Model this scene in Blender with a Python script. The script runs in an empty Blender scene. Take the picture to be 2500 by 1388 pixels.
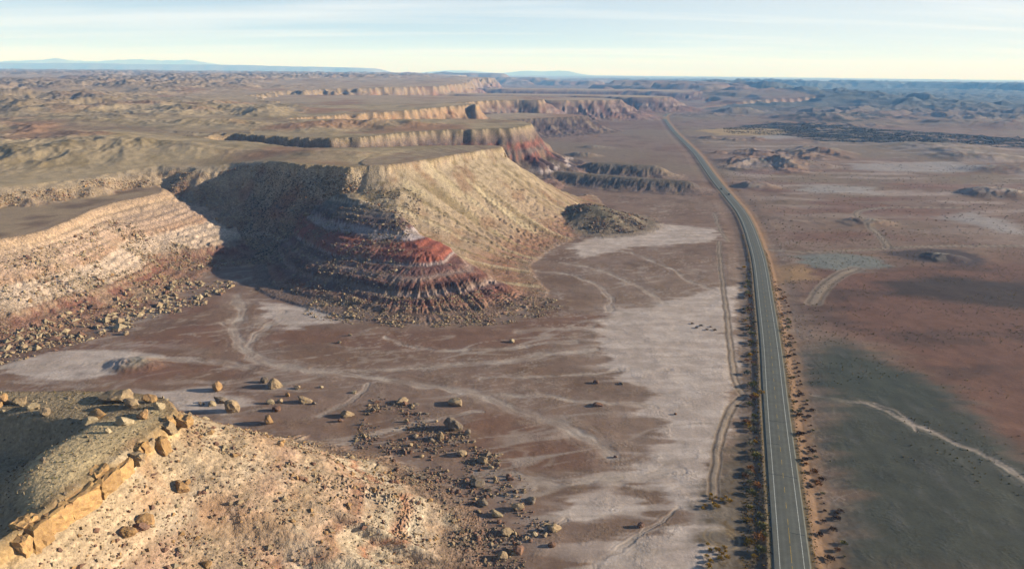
import bpy, math, random
import numpy as np
from mathutils import Vector, Matrix

random.seed(7)
rng = np.random.default_rng(11)
SC = bpy.context.scene
COL = SC.collection

# ------------------------------------------------------------------ camera
PW, PH, FPX = 2500.0, 1388.0, 1700.0
PITCH, ROLL, CAM_H = math.radians(17.1), math.radians(0.53), 135.0
_f = np.array([0, math.cos(PITCH), -math.sin(PITCH)])
_u0 = np.array([0, math.sin(PITCH), math.cos(PITCH)])
_r0 = np.array([1.0, 0, 0])
_r = _r0 * math.cos(ROLL) + _u0 * math.sin(ROLL)
_u = _u0 * math.cos(ROLL) - _r0 * math.sin(ROLL)
cam_d = bpy.data.cameras.new('camera')
cam_d.sensor_width = 36.0
cam_d.lens = 36.0 * FPX / PW
cam_d.clip_start = 1.0
cam_d.clip_end = 200000.0
cam = bpy.data.objects.new('camera', cam_d)
COL.objects.link(cam)
M = Matrix.Identity(4)
for i in range(3):
    M[i][0], M[i][1], M[i][2] = _r[i], _u[i], -_f[i]
M[2][3] = CAM_H
cam.matrix_world = M
SC.camera = cam


def P(px, py, z=0.0):
    """ground point seen at a photo pixel, for a surface at height z"""
    d = _f + (px - PW / 2) / FPX * _r + (PH / 2 - py) / FPX * _u
    t = (z - CAM_H) / d[2]
    return (d[0] * t, d[1] * t)


# ------------------------------------------------------------------ light
SUN_EL = math.radians(15.5)
SUN_DIR = Vector((0.998 * math.cos(SUN_EL), 0.05 * math.cos(SUN_EL), math.sin(SUN_EL))).normalized()
world = bpy.data.worlds.new('World')
SC.world = world
world.use_nodes = True
nt = world.node_tree
nt.nodes.clear()


def nd(tree, typ, **kw):
    n = tree.nodes.new(typ)
    for k, v in kw.items():
        setattr(n, k, v)
    return n


w_out = nd(nt, 'ShaderNodeOutputWorld')
w_bg = nd(nt, 'ShaderNodeBackground')
w_bg.inputs['Strength'].default_value = 0.056
sky = nd(nt, 'ShaderNodeTexSky', sky_type='NISHITA')
sky.sun_disc = False
sky.sun_elevation = SUN_EL
sky.sun_rotation = math.atan2(SUN_DIR.x, SUN_DIR.y)
sky.altitude = 1400.0
sky.air_density = 1.0
sky.dust_density = 0.1
sky.ozone_density = 2.5
# thin high cloud streaks: a flat layer seen in perspective
geo = nd(nt, 'ShaderNodeTexCoord')
sep = nd(nt, 'ShaderNodeSeparateXYZ')
nt.links.new(geo.outputs['Generated'], sep.inputs[0])
zc = nd(nt, 'ShaderNodeMath', operation='MAXIMUM'); zc.inputs[1].default_value = 0.0
nt.links.new(sep.outputs['Z'], zc.inputs[0])
za = nd(nt, 'ShaderNodeMath', operation='ADD'); za.inputs[1].default_value = 0.055
nt.links.new(zc.outputs[0], za.inputs[0])
dx = nd(nt, 'ShaderNodeMath', operation='DIVIDE')
dy = nd(nt, 'ShaderNodeMath', operation='DIVIDE')
nt.links.new(sep.outputs['X'], dx.inputs[0]); nt.links.new(za.outputs[0], dx.inputs[1])
nt.links.new(sep.outputs['Y'], dy.inputs[0]); nt.links.new(za.outputs[0], dy.inputs[1])
cmb = nd(nt, 'ShaderNodeCombineXYZ')
nt.links.new(dx.outputs[0], cmb.inputs[0]); nt.links.new(dy.outputs[0], cmb.inputs[1])
cmap = nd(nt, 'ShaderNodeMapping')
cmap.inputs['Rotation'].default_value = (0, 0, math.radians(-8))
cmap.inputs['Scale'].default_value = (0.075, 0.36, 1.0)
cmap.inputs['Location'].default_value = (0.35, 0.1, 0)
nt.links.new(cmb.outputs[0], cmap.inputs[0])
cn = nd(nt, 'ShaderNodeTexNoise')
cn.inputs['Scale'].default_value = 1.9
cn.inputs['Detail'].default_value = 7.0
cn.inputs['Roughness'].default_value = 0.55
cn.inputs['Distortion'].default_value = 0.35
nt.links.new(cmap.outputs[0], cn.inputs['Vector'])
cr = nd(nt, 'ShaderNodeMapRange')
cr.inputs['From Min'].default_value = 0.40
cr.inputs['From Max'].default_value = 0.60
nt.links.new(cn.outputs['Fac'], cr.inputs['Value'])
# the veil thickens towards the sun's side of the sky
vx = nd(nt, 'ShaderNodeMapRange')
vx.inputs['From Min'].default_value = -0.6
vx.inputs['From Max'].default_value = 0.55
vx.inputs['To Min'].default_value = 0.75
vx.inputs['To Max'].default_value = 1.0
nt.links.new(sep.outputs['X'], vx.inputs['Value'])
cf = nd(nt, 'ShaderNodeMath', operation='MULTIPLY')
nt.links.new(cr.outputs[0], cf.inputs[0]); nt.links.new(vx.outputs[0], cf.inputs[1])
sd_ = nd(nt, 'ShaderNodeMapRange', interpolation_type='SMOOTHSTEP')
sd_.inputs['From Min'].default_value = -0.25
sd_.inputs['From Max'].default_value = 0.6
sd_.inputs['To Max'].default_value = 0.6
nt.links.new(sep.outputs['X'], sd_.inputs['Value'])
cm0 = nd(nt, 'ShaderNodeMath', operation='MAXIMUM')
nt.links.new(cf.outputs[0], cm0.inputs[0]); nt.links.new(sd_.outputs[0], cm0.inputs[1])
cf = cm0
hz = nd(nt, 'ShaderNodeMapRange', interpolation_type='SMOOTHSTEP')
hz.inputs['From Min'].default_value = 0.0
hz.inputs['From Max'].default_value = 0.06
hz.inputs['To Min'].default_value = 0.45
hz.inputs['To Max'].default_value = 0.0
nt.links.new(sep.outputs['Z'], hz.inputs['Value'])
cmx = nd(nt, 'ShaderNodeMath', operation='MAXIMUM')
nt.links.new(cf.outputs[0], cmx.inputs[0]); nt.links.new(hz.outputs[0], cmx.inputs[1])
cf = cmx
cmix = nd(nt, 'ShaderNodeMix', data_type='RGBA')
cmix.inputs['B'].default_value = (6.7, 7.0, 7.7, 1)
nt.links.new(cf.outputs[0], cmix.inputs['Factor'])
veil = nd(nt, 'ShaderNodeMix', data_type='RGBA')
vz = nd(nt, 'ShaderNodeMapRange', interpolation_type='SMOOTHSTEP')
vz.inputs['From Min'].default_value = 0.05
vz.inputs['From Max'].default_value = 0.55
vz.inputs['To Min'].default_value = 0.86
vz.inputs['To Max'].default_value = 0.10
nt.links.new(sep.outputs['Z'], vz.inputs['Value'])
nt.links.new(vz.outputs[0], veil.inputs['Factor'])
cz_ = nd(nt, 'ShaderNodeMath', operation='MULTIPLY')
nt.links.new(cf.outputs[0], cz_.inputs[0]); nt.links.new(vz.outputs[0], cz_.inputs[1])
nt.links.new(cz_.outputs[0], cmix.inputs['Factor'])
veil.inputs['B'].default_value = (3.5, 4.0, 4.8, 1)
nt.links.new(sky.outputs[0], veil.inputs['A'])
nt.links.new(veil.outputs['Result'], cmix.inputs['A'])
nt.links.new(cmix.outputs['Result'], w_bg.inputs['Color'])
nt.links.new(w_bg.outputs[0], w_out.inputs['Surface'])

sun_d = bpy.data.lights.new('sun', 'SUN')
sun_d.energy = 5.0
sun_d.angle = math.radians(0.55)
sun_d.color = (1.0, 0.955, 0.9)
sun = bpy.data.objects.new('sun', sun_d)
sun.rotation_euler = (-SUN_DIR).to_track_quat('-Z', 'Y').to_euler()
sun.location = (300, 50, 300)
COL.objects.link(sun)

SC.view_settings.view_transform = 'Standard'
SC.view_settings.look = 'None'
SC.view_settings.exposure = 1.3
SC.view_settings.gamma = 1.0
SC.view_settings.use_curve_mapping = False
SC.cycles.max_bounces = 3
SC.cycles.diffuse_bounces = 2
SC.cycles.volume_bounces = 0
SC.cycles.transparent_max_bounces = 4
SC.cycles.use_denoising = True

# ------------------------------------------------------------------ numeric helpers
_ang = np.arange(16) * (2 * np.pi / 16) + 0.2
_G = np.stack([np.cos(_ang), np.sin(_ang)], 1).astype(np.float32)


def _hash(ix, iy, seed):
    h = (ix.astype(np.uint32) * np.uint32(374761393) + iy.astype(np.uint32) * np.uint32(668265263)
         + np.uint32((seed * 974634777) & 0xFFFFFFFF))
    h = (h ^ (h >> np.uint32(13))) * np.uint32(1274126177)
    return (h ^ (h >> np.uint32(16))) & np.uint32(15)


def gn(x, y, seed=0):
    x = np.asarray(x, np.float32); y = np.asarray(y, np.float32)
    fx0 = np.floor(x); fy0 = np.floor(y)
    ix = fx0.astype(np.int64); iy = fy0.astype(np.int64)
    fx = x - fx0; fy = y - fy0
    u = fx * fx * fx * (fx * (fx * 6 - 15) + 10)
    v = fy * fy * fy * (fy * (fy * 6 - 15) + 10)
    def g(a, b):
        q = _G[_hash(ix + a, iy + b, seed)]
        return q[..., 0] * (fx - a) + q[..., 1] * (fy - b)
    n0 = g(0, 0) * (1 - u) + g(1, 0) * u
    n1 = g(0, 1) * (1 - u) + g(1, 1) * u
    return (n0 * (1 - v) + n1 * v) * 1.5


def fbm(x, y, lam, octv=4, seed=0, gain=0.5, ridged=False):
    s = 0.0; a = 1.0; tot = 0.0
    c, d = math.cos(0.6), math.sin(0.6)
    X = np.asarray(x, np.float32) / lam + 31.7 * seed; Y = np.asarray(y, np.float32) / lam - 17.3 * seed
    for o in range(octv):
        n = gn(X, Y, seed * 13 + o)
        if ridged:
            n = 1.0 - 2.0 * np.abs(n)
        s = s + a * n; tot += a
        a *= gain
        X, Y = (c * X - d * Y) * 2.03, (d * X + c * Y) * 2.03
    return s / tot


def sst(a, b, x):
    t = np.clip((x - a) / (b - a), 0, 1)
    return t * t * (3 - 2 * t)


def chaikin(pts, n=2, closed=True):
    pts = np.array(pts, float)
    for _ in range(n):
        if closed:
            q = np.roll(pts, -1, 0)
            pts = np.stack([pts * .75 + q * .25, pts * .25 + q * .75], 1).reshape(-1, 2)
        else:
            a, b = pts[:-1], pts[1:]
            m = np.stack([a * .75 + b * .25, a * .25 + b * .75], 1).reshape(-1, 2)
            pts = np.vstack([pts[:1], m, pts[-1:]])
    return pts


def seg_dist(poly, x, y, closed):
    """unsigned distance, arc length of the nearest point, inside flag"""
    n = len(poly)
    best = np.full(x.shape, 1e12, np.float32); s = np.zeros(x.shape, np.float32)
    ins = np.zeros(x.shape, bool)
    acc = 0.0
    for i in range(n if closed else n - 1):
        ax, ay = poly[i]; bx, by = poly[(i + 1) % n]
        ex, ey = bx - ax, by - ay
        L2 = ex * ex + ey * ey + 1e-9
        t = np.clip(((x - ax) * ex + (y - ay) * ey) / L2, 0, 1)
        dd = (x - ax - t * ex) ** 2 + (y - ay - t * ey) ** 2
        m = dd < best
        best = np.where(m, dd, best); L = math.sqrt(L2)
        s = np.where(m, acc + t * L, s)
        acc += L
        if closed and ay != by:
            c = ((ay > y) != (by > y)) & (x < (bx - ax) * (y - ay) / (by - ay) + ax)
            ins ^= c
    return np.sqrt(best), s, ins


def sdf(poly, x, y):
    d, s, i = seg_dist(poly, x, y, True)
    return np.where(i, -d, d), s


def boxed(poly, x, y, pad):
    lo = poly.min(0) - pad; hi = poly.max(0) + pad
    return np.nonzero((x > lo[0]) & (x < hi[0]) & (y > lo[1]) & (y < hi[1]))[0]


def lin(c):
    c = np.asarray(c, float) / 255.0
    return np.where(c <= 0.04045, c / 12.92, ((c + 0.055) / 1.055) ** 2.4)


def mixc(col, c, m):
    return col + (np.asarray(c, np.float32) - col) * np.asarray(m, np.float32)[:, None]


# ------------------------------------------------------------------ the lie of the land
ROAD_PX = [(1935, 1388), (1914, 1180), (1893, 980), (1882, 840), (1867, 732), (1858, 660), (1851, 624), (1840, 588),
           (1828, 552), (1810, 516), (1783, 484), (1746, 440), (1718, 400), (1701, 375), (1671, 346),
           (1648, 324), (1632, 303), (1620, 285), (1631, 276), (1674, 269), (1762, 260)]
_rp = [P(a, b, 0.6) for a, b in ROAD_PX]
_rp = [(_rp[0][0] - 62, _rp[0][1] - 190), (_rp[0][0] - 20, _rp[0][1] - 62)] + _rp + [(_rp[-1][0] + 500, _rp[-1][1] + 260)]
ROAD = chaikin(_rp, 3, False)
ROAD_Z = 0.6


def zplateau(y):
    return 62 + np.clip((y - 600) * 0.006, 0, 22)


def wp(lst, z):
    return [P(a, b, z) for a, b in lst]


def dm1(x, y):
    return 100 - 18 * sst(-240, -200, x)


def dbench(x, y):
    return 74 + 58 * sst(455, 500, y)


def ds1(x, y):
    return 74 + 34 * sst(-150, -92, x)


PROF_TALUS = ([-.01, 0, .03, .12, .3, .5, .7, .85, 1, 1.4], [0, .02, .11, .25, .5, .72, .87, .95, 1, 1.3])
PROF_BAND = ([-.01, 0, .02, .05, .2, .34, .37, .50, .53, .66, .69, .8, .83, .94, 1, 1.4], [0, .02, .07, .10, .20, .31, .37, .48, .55, .66, .73, .82, .89, .98, 1, 1.3])
PROF_NOSE = ([-.01, 0, .02, .06, .2, .4, .6, .8, 1, 1.4], [0, .02, .08, .14, .30, .53, .74, .91, 1, 1.3])
PROF_BENCH = ([-.01, 0, .05, .3, .36, .62, .68, .85, 1, 1.4], [0, .02, .12, .4, .5, .74, .83, .94, 1, 1.3])
PROF_MESA = ([-.01, 0, .04, .15, .3, .34, .5, .75, 1, 1.4], [0, .04, .16, .32, .5, .6, .72, .9, 1, 1.3])
PROF_HILL = ([-.01, 0, .015, .03, .3, .62, .86, 1, 1.3], [0, .02, .11, .13, .40, .72, .94, 1, 1.3])
PROF_SOFT = ([-.02, 0, .2, .5, .8, 1, 1.4], [0, .02, .2, .58, .9, 1, 1.3])

M1 = wp([(-50, 470), (120, 452), (260, 432), (400, 415)], 50) + wp([(520, 408), (600, 402)], 55) + wp([(720, 400), (850, 408), (870, 406), (950, 405),
         (1060, 388), (1180, 368), (1235, 362), (1215, 354), (1000, 357), (800, 363)], 62) + [(-230, 700), (-380, 800), (-600, 1000), (-3000, 1100), (-3000, 380), (-700, 400), (-470, 450)]
S1 = [(-118, 548), (-98, 551)] + wp([(1060, 388), (1180, 368), (1232, 362), (1200, 356)], 62) + [(-60, 690), (-110, 640), (-128, 580)]
BENCH = wp([(-80, 600), (0, 585), (60, 575), (140, 555), (205, 520), (280, 495), (350, 480), (420, 465)], 40) + [(-330, 620), (-600, 600), (-900, 330), (-420, 300)]
BUTTE_FOOT = chaikin(wp([(618, 690), (640, 712), (700, 738), (800, 765), (900, 785), (1000, 793), (1080, 788), (1180, 774), (1300, 747), (1338, 722), (1315, 690), (1285, 655), (1330, 612), (1400, 585), (1440, 560), (1480, 520), (1450, 470)], 0) + [(60, 760), (-60, 780), (-240, 640), (-196, 520)], 2)
LIT_CREST = np.array(wp([(440, 1012), (350, 1085), (240, 1170), (130, 1245), (30, 1315), (-20, 1400), (110, 1240), (85, 1165), (120, 1120), (180, 1082), (250, 1050), (330, 1030), (400, 1005)], 40.5))
M2 = wp([(790, 335), (850, 333), (950, 325), (1100, 318), (1200, 314), (1270, 312), (1302, 301), (1280, 293), (1100, 291), (850, 292)], 64) + [(-420, 1010), (-1500, 1000), (-1500, 900), (-420, 830)]
M3 = wp([(640, 290), (780, 282), (900, 274), (1040, 264), (1150, 254), (1172, 258), (1150, 250), (900, 256)], 67) + [(-700, 1500), (-2500, 1500), (-2500, 900), (-700, 930)]
M3B = [(-110, 1500), (-60, 1440), (40, 1560), (150, 1640), (185, 1690), (150, 1750), (-60, 1800)]
M4 = [(-365, 1513), (-230, 1600), (-150, 1690), (-120, 1700), (-60, 1850), (10, 1900), (60, 1880), (90, 1960), (60, 2060), (-100, 2200), (-900, 2100), (-900, 1700)]
M4B = [(40, 2150), (120, 2080), (200, 2130), (300, 2145), (345, 2230), (280, 2330), (120, 2400), (-200, 2400), (-200, 2200)]
M5 = [(300, 2700), (420, 2560), (530, 2560), (600, 2650), (560, 2800), (300, 2900), (-400, 2900), (-400, 2700)]
M6 = [(500, 3700), (800, 3500), (950, 3560), (1000, 3800), (700, 4000), (-200, 4000), (-200, 3700)]
PLAT = [(-240, 770), (-330, 980), (-420, 1200), (-500, 1520), (-700, 1900), (-600, 2300), (-300, 2700), (-200, 3400), (-300, 4200), (-100, 5200),
        (-600, 6500), (-500, 8500), (-2500, 11000), (-12000, 11000), (-12000, 950), (-3000, 850), (-700, 770)]
SPUR2 = [(60, 902), (110, 872), (160, 845), (205, 828), (208, 824), (150, 838), (90, 868), (50, 890)]
SPUR2B = [(95, 985), (140, 960), (185, 945), (200, 950), (150, 985)]
CONE = [(62, 640), (76, 628), (84, 640), (70, 655)]
HILL = wp([(440, 1010), (350, 1085), (240, 1170), (130, 1245), (20, 1320)], 40) + [(-112, 100), (-118, 70), (-150, 55), (-190, 60), (-200, 150)] + wp([(-200, 948), (-100, 943), (0, 940), (100, 939), (250, 936), (350, 945), (415, 975)], 40)

MESAS = [  # name, polygon, smoothing, top, base, width, profile, rim noise, flute amp, flute wavelength, palette
    ('plateau', PLAT, 1, None, 0, 140, PROF_MESA, 95, 16, 36, 'far'),
    ('mesa', M1, 2, None, 0, dm1, PROF_TALUS, 4.5, 4, 17, 'main'),
    ('mesa', M2, 2, None, 0, 95, PROF_MESA, 24, 13, 21, 'striped'),
    ('mesa', M3, 2, None, 0, 120, PROF_MESA, 38, 14, 26, 'orange'),
    ('mesa', M3B, 2, 34, 0, 80, PROF_MESA, 6, 9, 20, 'dark'),
    ('mesa', M4, 2, 60, 0, 140, PROF_MESA, 26, 18, 30, 'far'),
    ('mesa', M4B, 2, 52, 0, 140, PROF_MESA, 26, 18, 30, 'far'),
    ('mesa', M5, 2, 46, 0, 150, PROF_MESA, 9, 14, 34, 'far'),
    ('mesa', M6, 2, 42, 0, 180, PROF_MESA, 12, 14, 40, 'far'),
    ('bench', BENCH, 2, 40, 0, dbench, PROF_BENCH, 2.5, 2.2, 12, 'bench'),
    ('butte', S1, 1, None, 0, ds1, PROF_BAND, 2.5, 3.2, 5, 'band'),
    ('spur', SPUR2, 2, 12, 0, 34, PROF_SOFT, 4, 2.5, 11, 'spur'),
    ('spur', SPUR2B, 2, 13, 0, 36, PROF_SOFT, 5, 3, 11, 'spur'),
    ('knoll', CONE, 1, 15, 0, 54, PROF_SOFT, 3, 2.5, 13, 'knoll'),
    ('ridge', HILL, 1, 40, 0, 89, PROF_HILL, 0.7, 4.5, 11, 'hill'),
]
for i, m in enumerate(MESAS):
    MESAS[i] = m[:1] + (chaikin(m[1], m[2]),) + m[2:]


def palette(stops):
    z = np.array([s[0] for s in stops], float)
    c = np.array([lin(s[1]) for s in stops])
    c = c * np.array([1.0, .985, 1.07])
    return lambda h: np.stack([np.interp(h, z, c[:, k]) for k in range(3)], -1).astype(np.float32)


PAL = {
    'main': palette([(-5, (120, 98, 82)), (2, (120, 98, 82)), (6, (112, 88, 72)), (7, (84, 72, 70)), (12, (70, 60, 60)), (12.6, (150, 140, 136)), (14.5, (150, 140, 136)),
                     (15, (72, 56, 52)), (22, (84, 62, 56)), (23, (122, 86, 70)), (28, (120, 80, 64)), (29, (110, 92, 80)), (36, (122, 104, 86)),
                     (37, (128, 96, 76)), (40, (140, 122, 99)), (50, (150, 135, 109)), (57, (152, 138, 114)), (60, (146, 130, 102)), (62, (132, 117, 88)), (90, (124, 111, 82))]),
    'orange': palette([(-5, (116, 96, 82)), (8, (120, 96, 78)), (22, (130, 98, 76)), (40, (130, 108, 86)), (52, (138, 114, 88)), (60, (142, 118, 90)), (66, (136, 120, 94)), (72, (120, 106, 80))]),
    'striped': palette([(-5, (116, 96, 84)), (6, (108, 86, 74)), (7, (74, 64, 62)), (12, (64, 56, 56)), (12.6, (150, 140, 136)), (15, (150, 140, 136)), (15.5, (66, 52, 50)), (25, (70, 54, 52)),
                        (26, (110, 72, 62)), (32, (112, 70, 58)), (33, (86, 74, 70)), (38, (92, 80, 74)), (39, (112, 74, 62)), (45, (110, 72, 60)), (46, (84, 74, 70)), (50, (100, 86, 78)), (56, (112, 98, 84)), (61, (130, 116, 94)), (64, (126, 114, 88)), (90, (116, 104, 78))]),
    'dark': palette([(-5, (96, 80, 72)), (10, (74, 60, 56)), (16, (66, 54, 52)), (30, (76, 64, 58)), (34, (96, 84, 68)), (50, (96, 84, 68))]),
    'far': palette([(-5, (118, 98, 86)), (8, (112, 88, 76)), (14, (96, 74, 66)), (20, (94, 72, 66)), (21, (126, 112, 106)), (25, (126, 112, 106)), (26, (94, 74, 68)), (34, (102, 82, 74)),
                    (35, (128, 112, 102)), (39, (122, 106, 96)), (40, (104, 80, 70)), (50, (124, 106, 86)), (58, (136, 118, 92)), (64, (120, 106, 82)), (90, (118, 104, 82))]),
    'bench': palette([(-5, (120, 94, 76)), (4, (118, 92, 74)), (7, (110, 78, 64)), (9, (104, 74, 62)), (9.6, (136, 114, 92)), (11, (120, 92, 74)), (12, (166, 148, 126)), (20, (168, 151, 130)),
                      (21.5, (144, 118, 94)), (26, (160, 138, 116)), (32, (162, 141, 118)), (36, (162, 140, 112)), (38.4, (152, 130, 104)), (40, (148, 128, 102)), (41, (124, 106, 86)), (60, (124, 106, 86))]),
    'band': palette([(-5, (118, 98, 84)), (1, (118, 96, 80)), (3, (122, 90, 72)), (4, (104, 70, 58)), (6, (84, 64, 58)), (7, (126, 110, 98)), (8.6, (118, 96, 82)), (9.5, (84, 58, 50)), (12, (96, 66, 56)),
                     (13, (124, 106, 94)), (14.4, (92, 66, 58)), (16.4, (84, 60, 54)), (17, (142, 130, 122)), (18, (104, 82, 74)), (18.4, (122, 74, 60)), (25.4, (118, 68, 54)), (26, (106, 70, 60)),
                     (26.8, (160, 150, 146)), (30, (150, 140, 136)), (31, (88, 64, 60)), (34, (84, 66, 62)), (36, (104, 92, 82)), (39.5, (96, 90, 80)), (41.0, (148, 138, 118)), (42.5, (104, 96, 78)), (47, (116, 104, 88)), (50, (130, 118, 98)), (56, (140, 126, 102)), (60, (146, 130, 100))]),
    'spur': palette([(-5, (112, 94, 84)), (5, (104, 90, 78)), (10, (98, 88, 74)), (15, (116, 104, 84)), (30, (116, 104, 84))]),
    'knoll': palette([(-5, (112, 98, 84)), (4, (106, 96, 78)), (12, (98, 90, 70)), (22, (112, 102, 78)), (30, (112, 102, 78))]),
    'hill': palette([(-5, (116, 94, 80)), (1.5, (126, 106, 86)), (4, (146, 130, 108)), (6, (164, 152, 128)), (7.5, (142, 100, 74)), (9, (162, 148, 122)), (12, (158, 142, 118)), (13, (144, 108, 84)), (15, (154, 130, 106)),
                     (20, (160, 140, 112)), (23, (152, 126, 102)), (26, (160, 140, 113)), (32, (160, 142, 113)), (35, (162, 144, 114)), (37, (164, 136, 92)), (39.5, (132, 112, 80)), (42, (126, 112, 84)), (50, (126, 112, 84))]),
}

# drawn features of the flats: pale silt sheets, washes, tracks (photo outlines laid onto the ground)
def gp(lst):
    return np.array(wp(lst, 0.0))


PLAYA = [gp([(1800, 690), (1700, 715), (1600, 745), (1500, 760), (1450, 800), (1490, 860), (1500, 920), (1600, 960), (1570, 1010), (1640, 1060), (1560, 1130), (1500, 1165), (1640, 1190),
             (1680, 1260), (1640, 1320), (1690, 1420), (1800, 1420), (1800, 1250), (1735, 1195), (1745, 1090), (1790, 985), (1800, 900), (1790, 800)]),
         gp([(1365, 1215), (1480, 1185), (1560, 1210), (1590, 1270), (1480, 1260), (1400, 1275), (1350, 1260)]),
         gp([(1400, 1388), (1500, 1340), (1650, 1290), (1750, 1330), (1730, 1450), (1450, 1450)]),
         gp([(0, 890), (150, 860), (330, 850), (420, 870), (300, 900), (200, 925), (60, 925)]),
         gp([(380, 960), (480, 945), (600, 975), (560, 1010), (440, 1000)]),
         gp([(1290, 310), (1420, 300), (1600, 308), (1630, 330), (1500, 345), (1340, 335)]),
         gp([(630, 735), (760, 750), (820, 780), (700, 800), (660, 770)]),
         gp([(1390, 600), (1500, 560), (1620, 545), (1750, 560), (1750, 590), (1560, 600), (1430, 630)])]
WASHES = [  # polyline, half width m
    (gp([(580, 720), (590, 760), (575, 800), (590, 850), (650, 890), (740, 905), (850, 915), (1000, 935), (1150, 960), (1300, 1010), (1420, 1060), (1500, 1110)]), 3.2),
    (gp([(690, 760), (650, 800), (610, 840), (600, 870)]), 2.6),
    (gp([(760, 900), (900, 905), (1050, 895), (1200, 885), (1320, 870), (1450, 850)]), 2.4),
    (gp([(540, 790), (575, 805)]), 1.6), (gp([(0, 900), (200, 890), (350, 875), (480, 880), (600, 895)]), 2.6),
    (gp([(790, 1010), (850, 975), (900, 940)]), 1.5),
    (gp([(930, 820), (1000, 850), (1120, 855), (1250, 850), (1400, 835)]), 1.6),
    (gp([(1270, 810), (1380, 805), (1450, 795)]), 3.0),
    (gp([(640, 1130), (900, 1060), (1010, 1040), (1130, 1010), (1170, 1005)]), 1.4),
    (gp([(1160, 1150), (1300, 1165), (1420, 1175), (1560, 1160), (1660, 1150)]), 2.4),
    (gp([(1120, 960), (1300, 965), (1460, 985), (1600, 990)]), 1.6), (gp([(1180, 925), (1350, 920), (1500, 905), (1640, 900)]), 1.5),
    (gp([(1370, 640), (1480, 660), (1560, 700), (1620, 740)]), 2.2), (gp([(1300, 660), (1420, 670), (1500, 720), (1480, 760)]), 1.8),
    (gp([(1540, 618), (1600, 640), (1690, 690), (1780, 720)]), 1.6),
    (gp([(1190, 1340), (1290, 1300), (1370, 1260)]), 1.0), (gp([(1440, 1400), (1520, 1340), (1560, 1280), (1650, 1240)]), .9),
    (gp([(1980, 960), (2080, 975), (2160, 1000), (2280, 1050), (2400, 1110), (2510, 1180)]), 1.5),
    (gp([(2130, 985), (2220, 1010), (2255, 1055)]), .8),
]
TRACKS = [(gp([(1740, 1215), (1746, 1130), (1760, 1050), (1790, 985), (1815, 965), (1830, 962)]), 2.2),
          (gp([(1815, 962), (1795, 930), (1785, 870), (1778, 800), (1768, 720), (1758, 640), (1755, 590)]), 2.0),
          (gp([(1880, 608), (1960, 618), (2060, 612), (2170, 606), (2300, 600), (2520, 600)]), 3.5),
          (gp([(2170, 605), (2150, 575), (2110, 545), (2085, 520), (2110, 510), (2200, 505), (2350, 508)]), 4.0),
          (gp([(1745, 520), (1755, 560), (1780, 590)]), 2.0),
          (gp([(1985, 740), (2010, 700), (2050, 670), (2090, 655)]), 5.0)]
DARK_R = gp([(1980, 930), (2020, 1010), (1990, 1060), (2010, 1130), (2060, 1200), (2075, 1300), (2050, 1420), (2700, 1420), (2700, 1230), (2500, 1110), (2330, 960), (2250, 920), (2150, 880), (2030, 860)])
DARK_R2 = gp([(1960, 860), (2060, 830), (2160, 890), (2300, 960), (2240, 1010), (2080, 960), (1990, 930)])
RED_R = gp([(1890, 640), (2100, 660), (2300, 640), (2600, 640), (2700, 1150), (2480, 1090), (2300, 930), (2150, 840), (1960, 800)])
DARKBAND = gp([(2140, 690), (2300, 670), (2550, 700), (2600, 770), (2400, 745), (2200, 720)])
DARKPIT = gp([(2160, 618), (2260, 605), (2360, 612), (2420, 640), (2380, 648), (2250, 640)])
TURQ = gp([(1930, 622), (2050, 618), (2160, 632), (2170, 650), (2080, 664), (1980, 650)])
SAND_R = gp([(1885, 650), (1960, 645), (1990, 680), (1900, 690)])
RIVER = gp([(1760, 312), (1900, 300), (2050, 308), (2200, 318), (2400, 332), (2600, 345), (2600, 362), (2400, 358), (2200, 352), (2000, 345), (1920, 332), (1760, 325)])
RIVER2 = gp([(1900, 292), (2050, 282), (2180, 286), (2100, 300), (1980, 306)])
YFIELD = gp([(1700, 318), (1780, 312), (1880, 313), (1930, 323), (1880, 331), (1760, 330)])
WHITE_R = [gp([(2300, 530), (2380, 522), (2520, 555), (2550, 580), (2420, 560)]), gp([(1840, 320), (1940, 333), (1900, 340), (1840, 335)]), gp([(1950, 450), (2120, 455), (2150, 475), (1980, 470)]),
           gp([(2060, 400), (2300, 395), (2430, 410), (2300, 422), (2100, 415)])]
BRUSH_L = gp([(1740, 1200), (1800, 1190), (1870, 1190), (1890, 1420), (1690, 1420), (1700, 1290)])
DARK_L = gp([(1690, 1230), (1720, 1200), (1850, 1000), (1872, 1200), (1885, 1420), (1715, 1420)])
BROWN = [gp([(640, 850), (760, 835), (1000, 860), (1300, 845), (1450, 800), (1480, 770), (1330, 760), (1200, 800), (900, 810), (700, 800)]),
         gp([(240, 900), (330, 870), (430, 868), (540, 895), (460, 925), (300, 930)]),
         gp([(280, 830), (420, 800), (540, 790), (560, 850), (420, 845)]),
         gp([(1130, 990), (1300, 1030), (1420, 1080), (1480, 1130), (1400, 1140), (1250, 1140), (1170, 1100)])]
MOUNDS = [(P(2380, 385), 130, 8), (P(2480, 415), 90, 6), (P(2290, 362), 150, 8), (P(2440, 475), 60, 7), (P(2000, 372), 80, 8), (P(1900, 400), 90, 7), (P(1840, 455), 40, 5),
          (P(2120, 545), 35, 3.5), (P(1800, 275), 110, 14), (P(1990, 290), 160, 16), (P(1450, 360), 40, 4), (P(1420, 380), 40, 5), (P(2460, 306), 260, 12), (P(330, 890), 16, 2.2), (P(2300, 630), 22, 3)]
RANGE = [(-21500, 27500), (-18000, 30500), (-15500, 31500), (-14400, 31600)]


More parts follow.
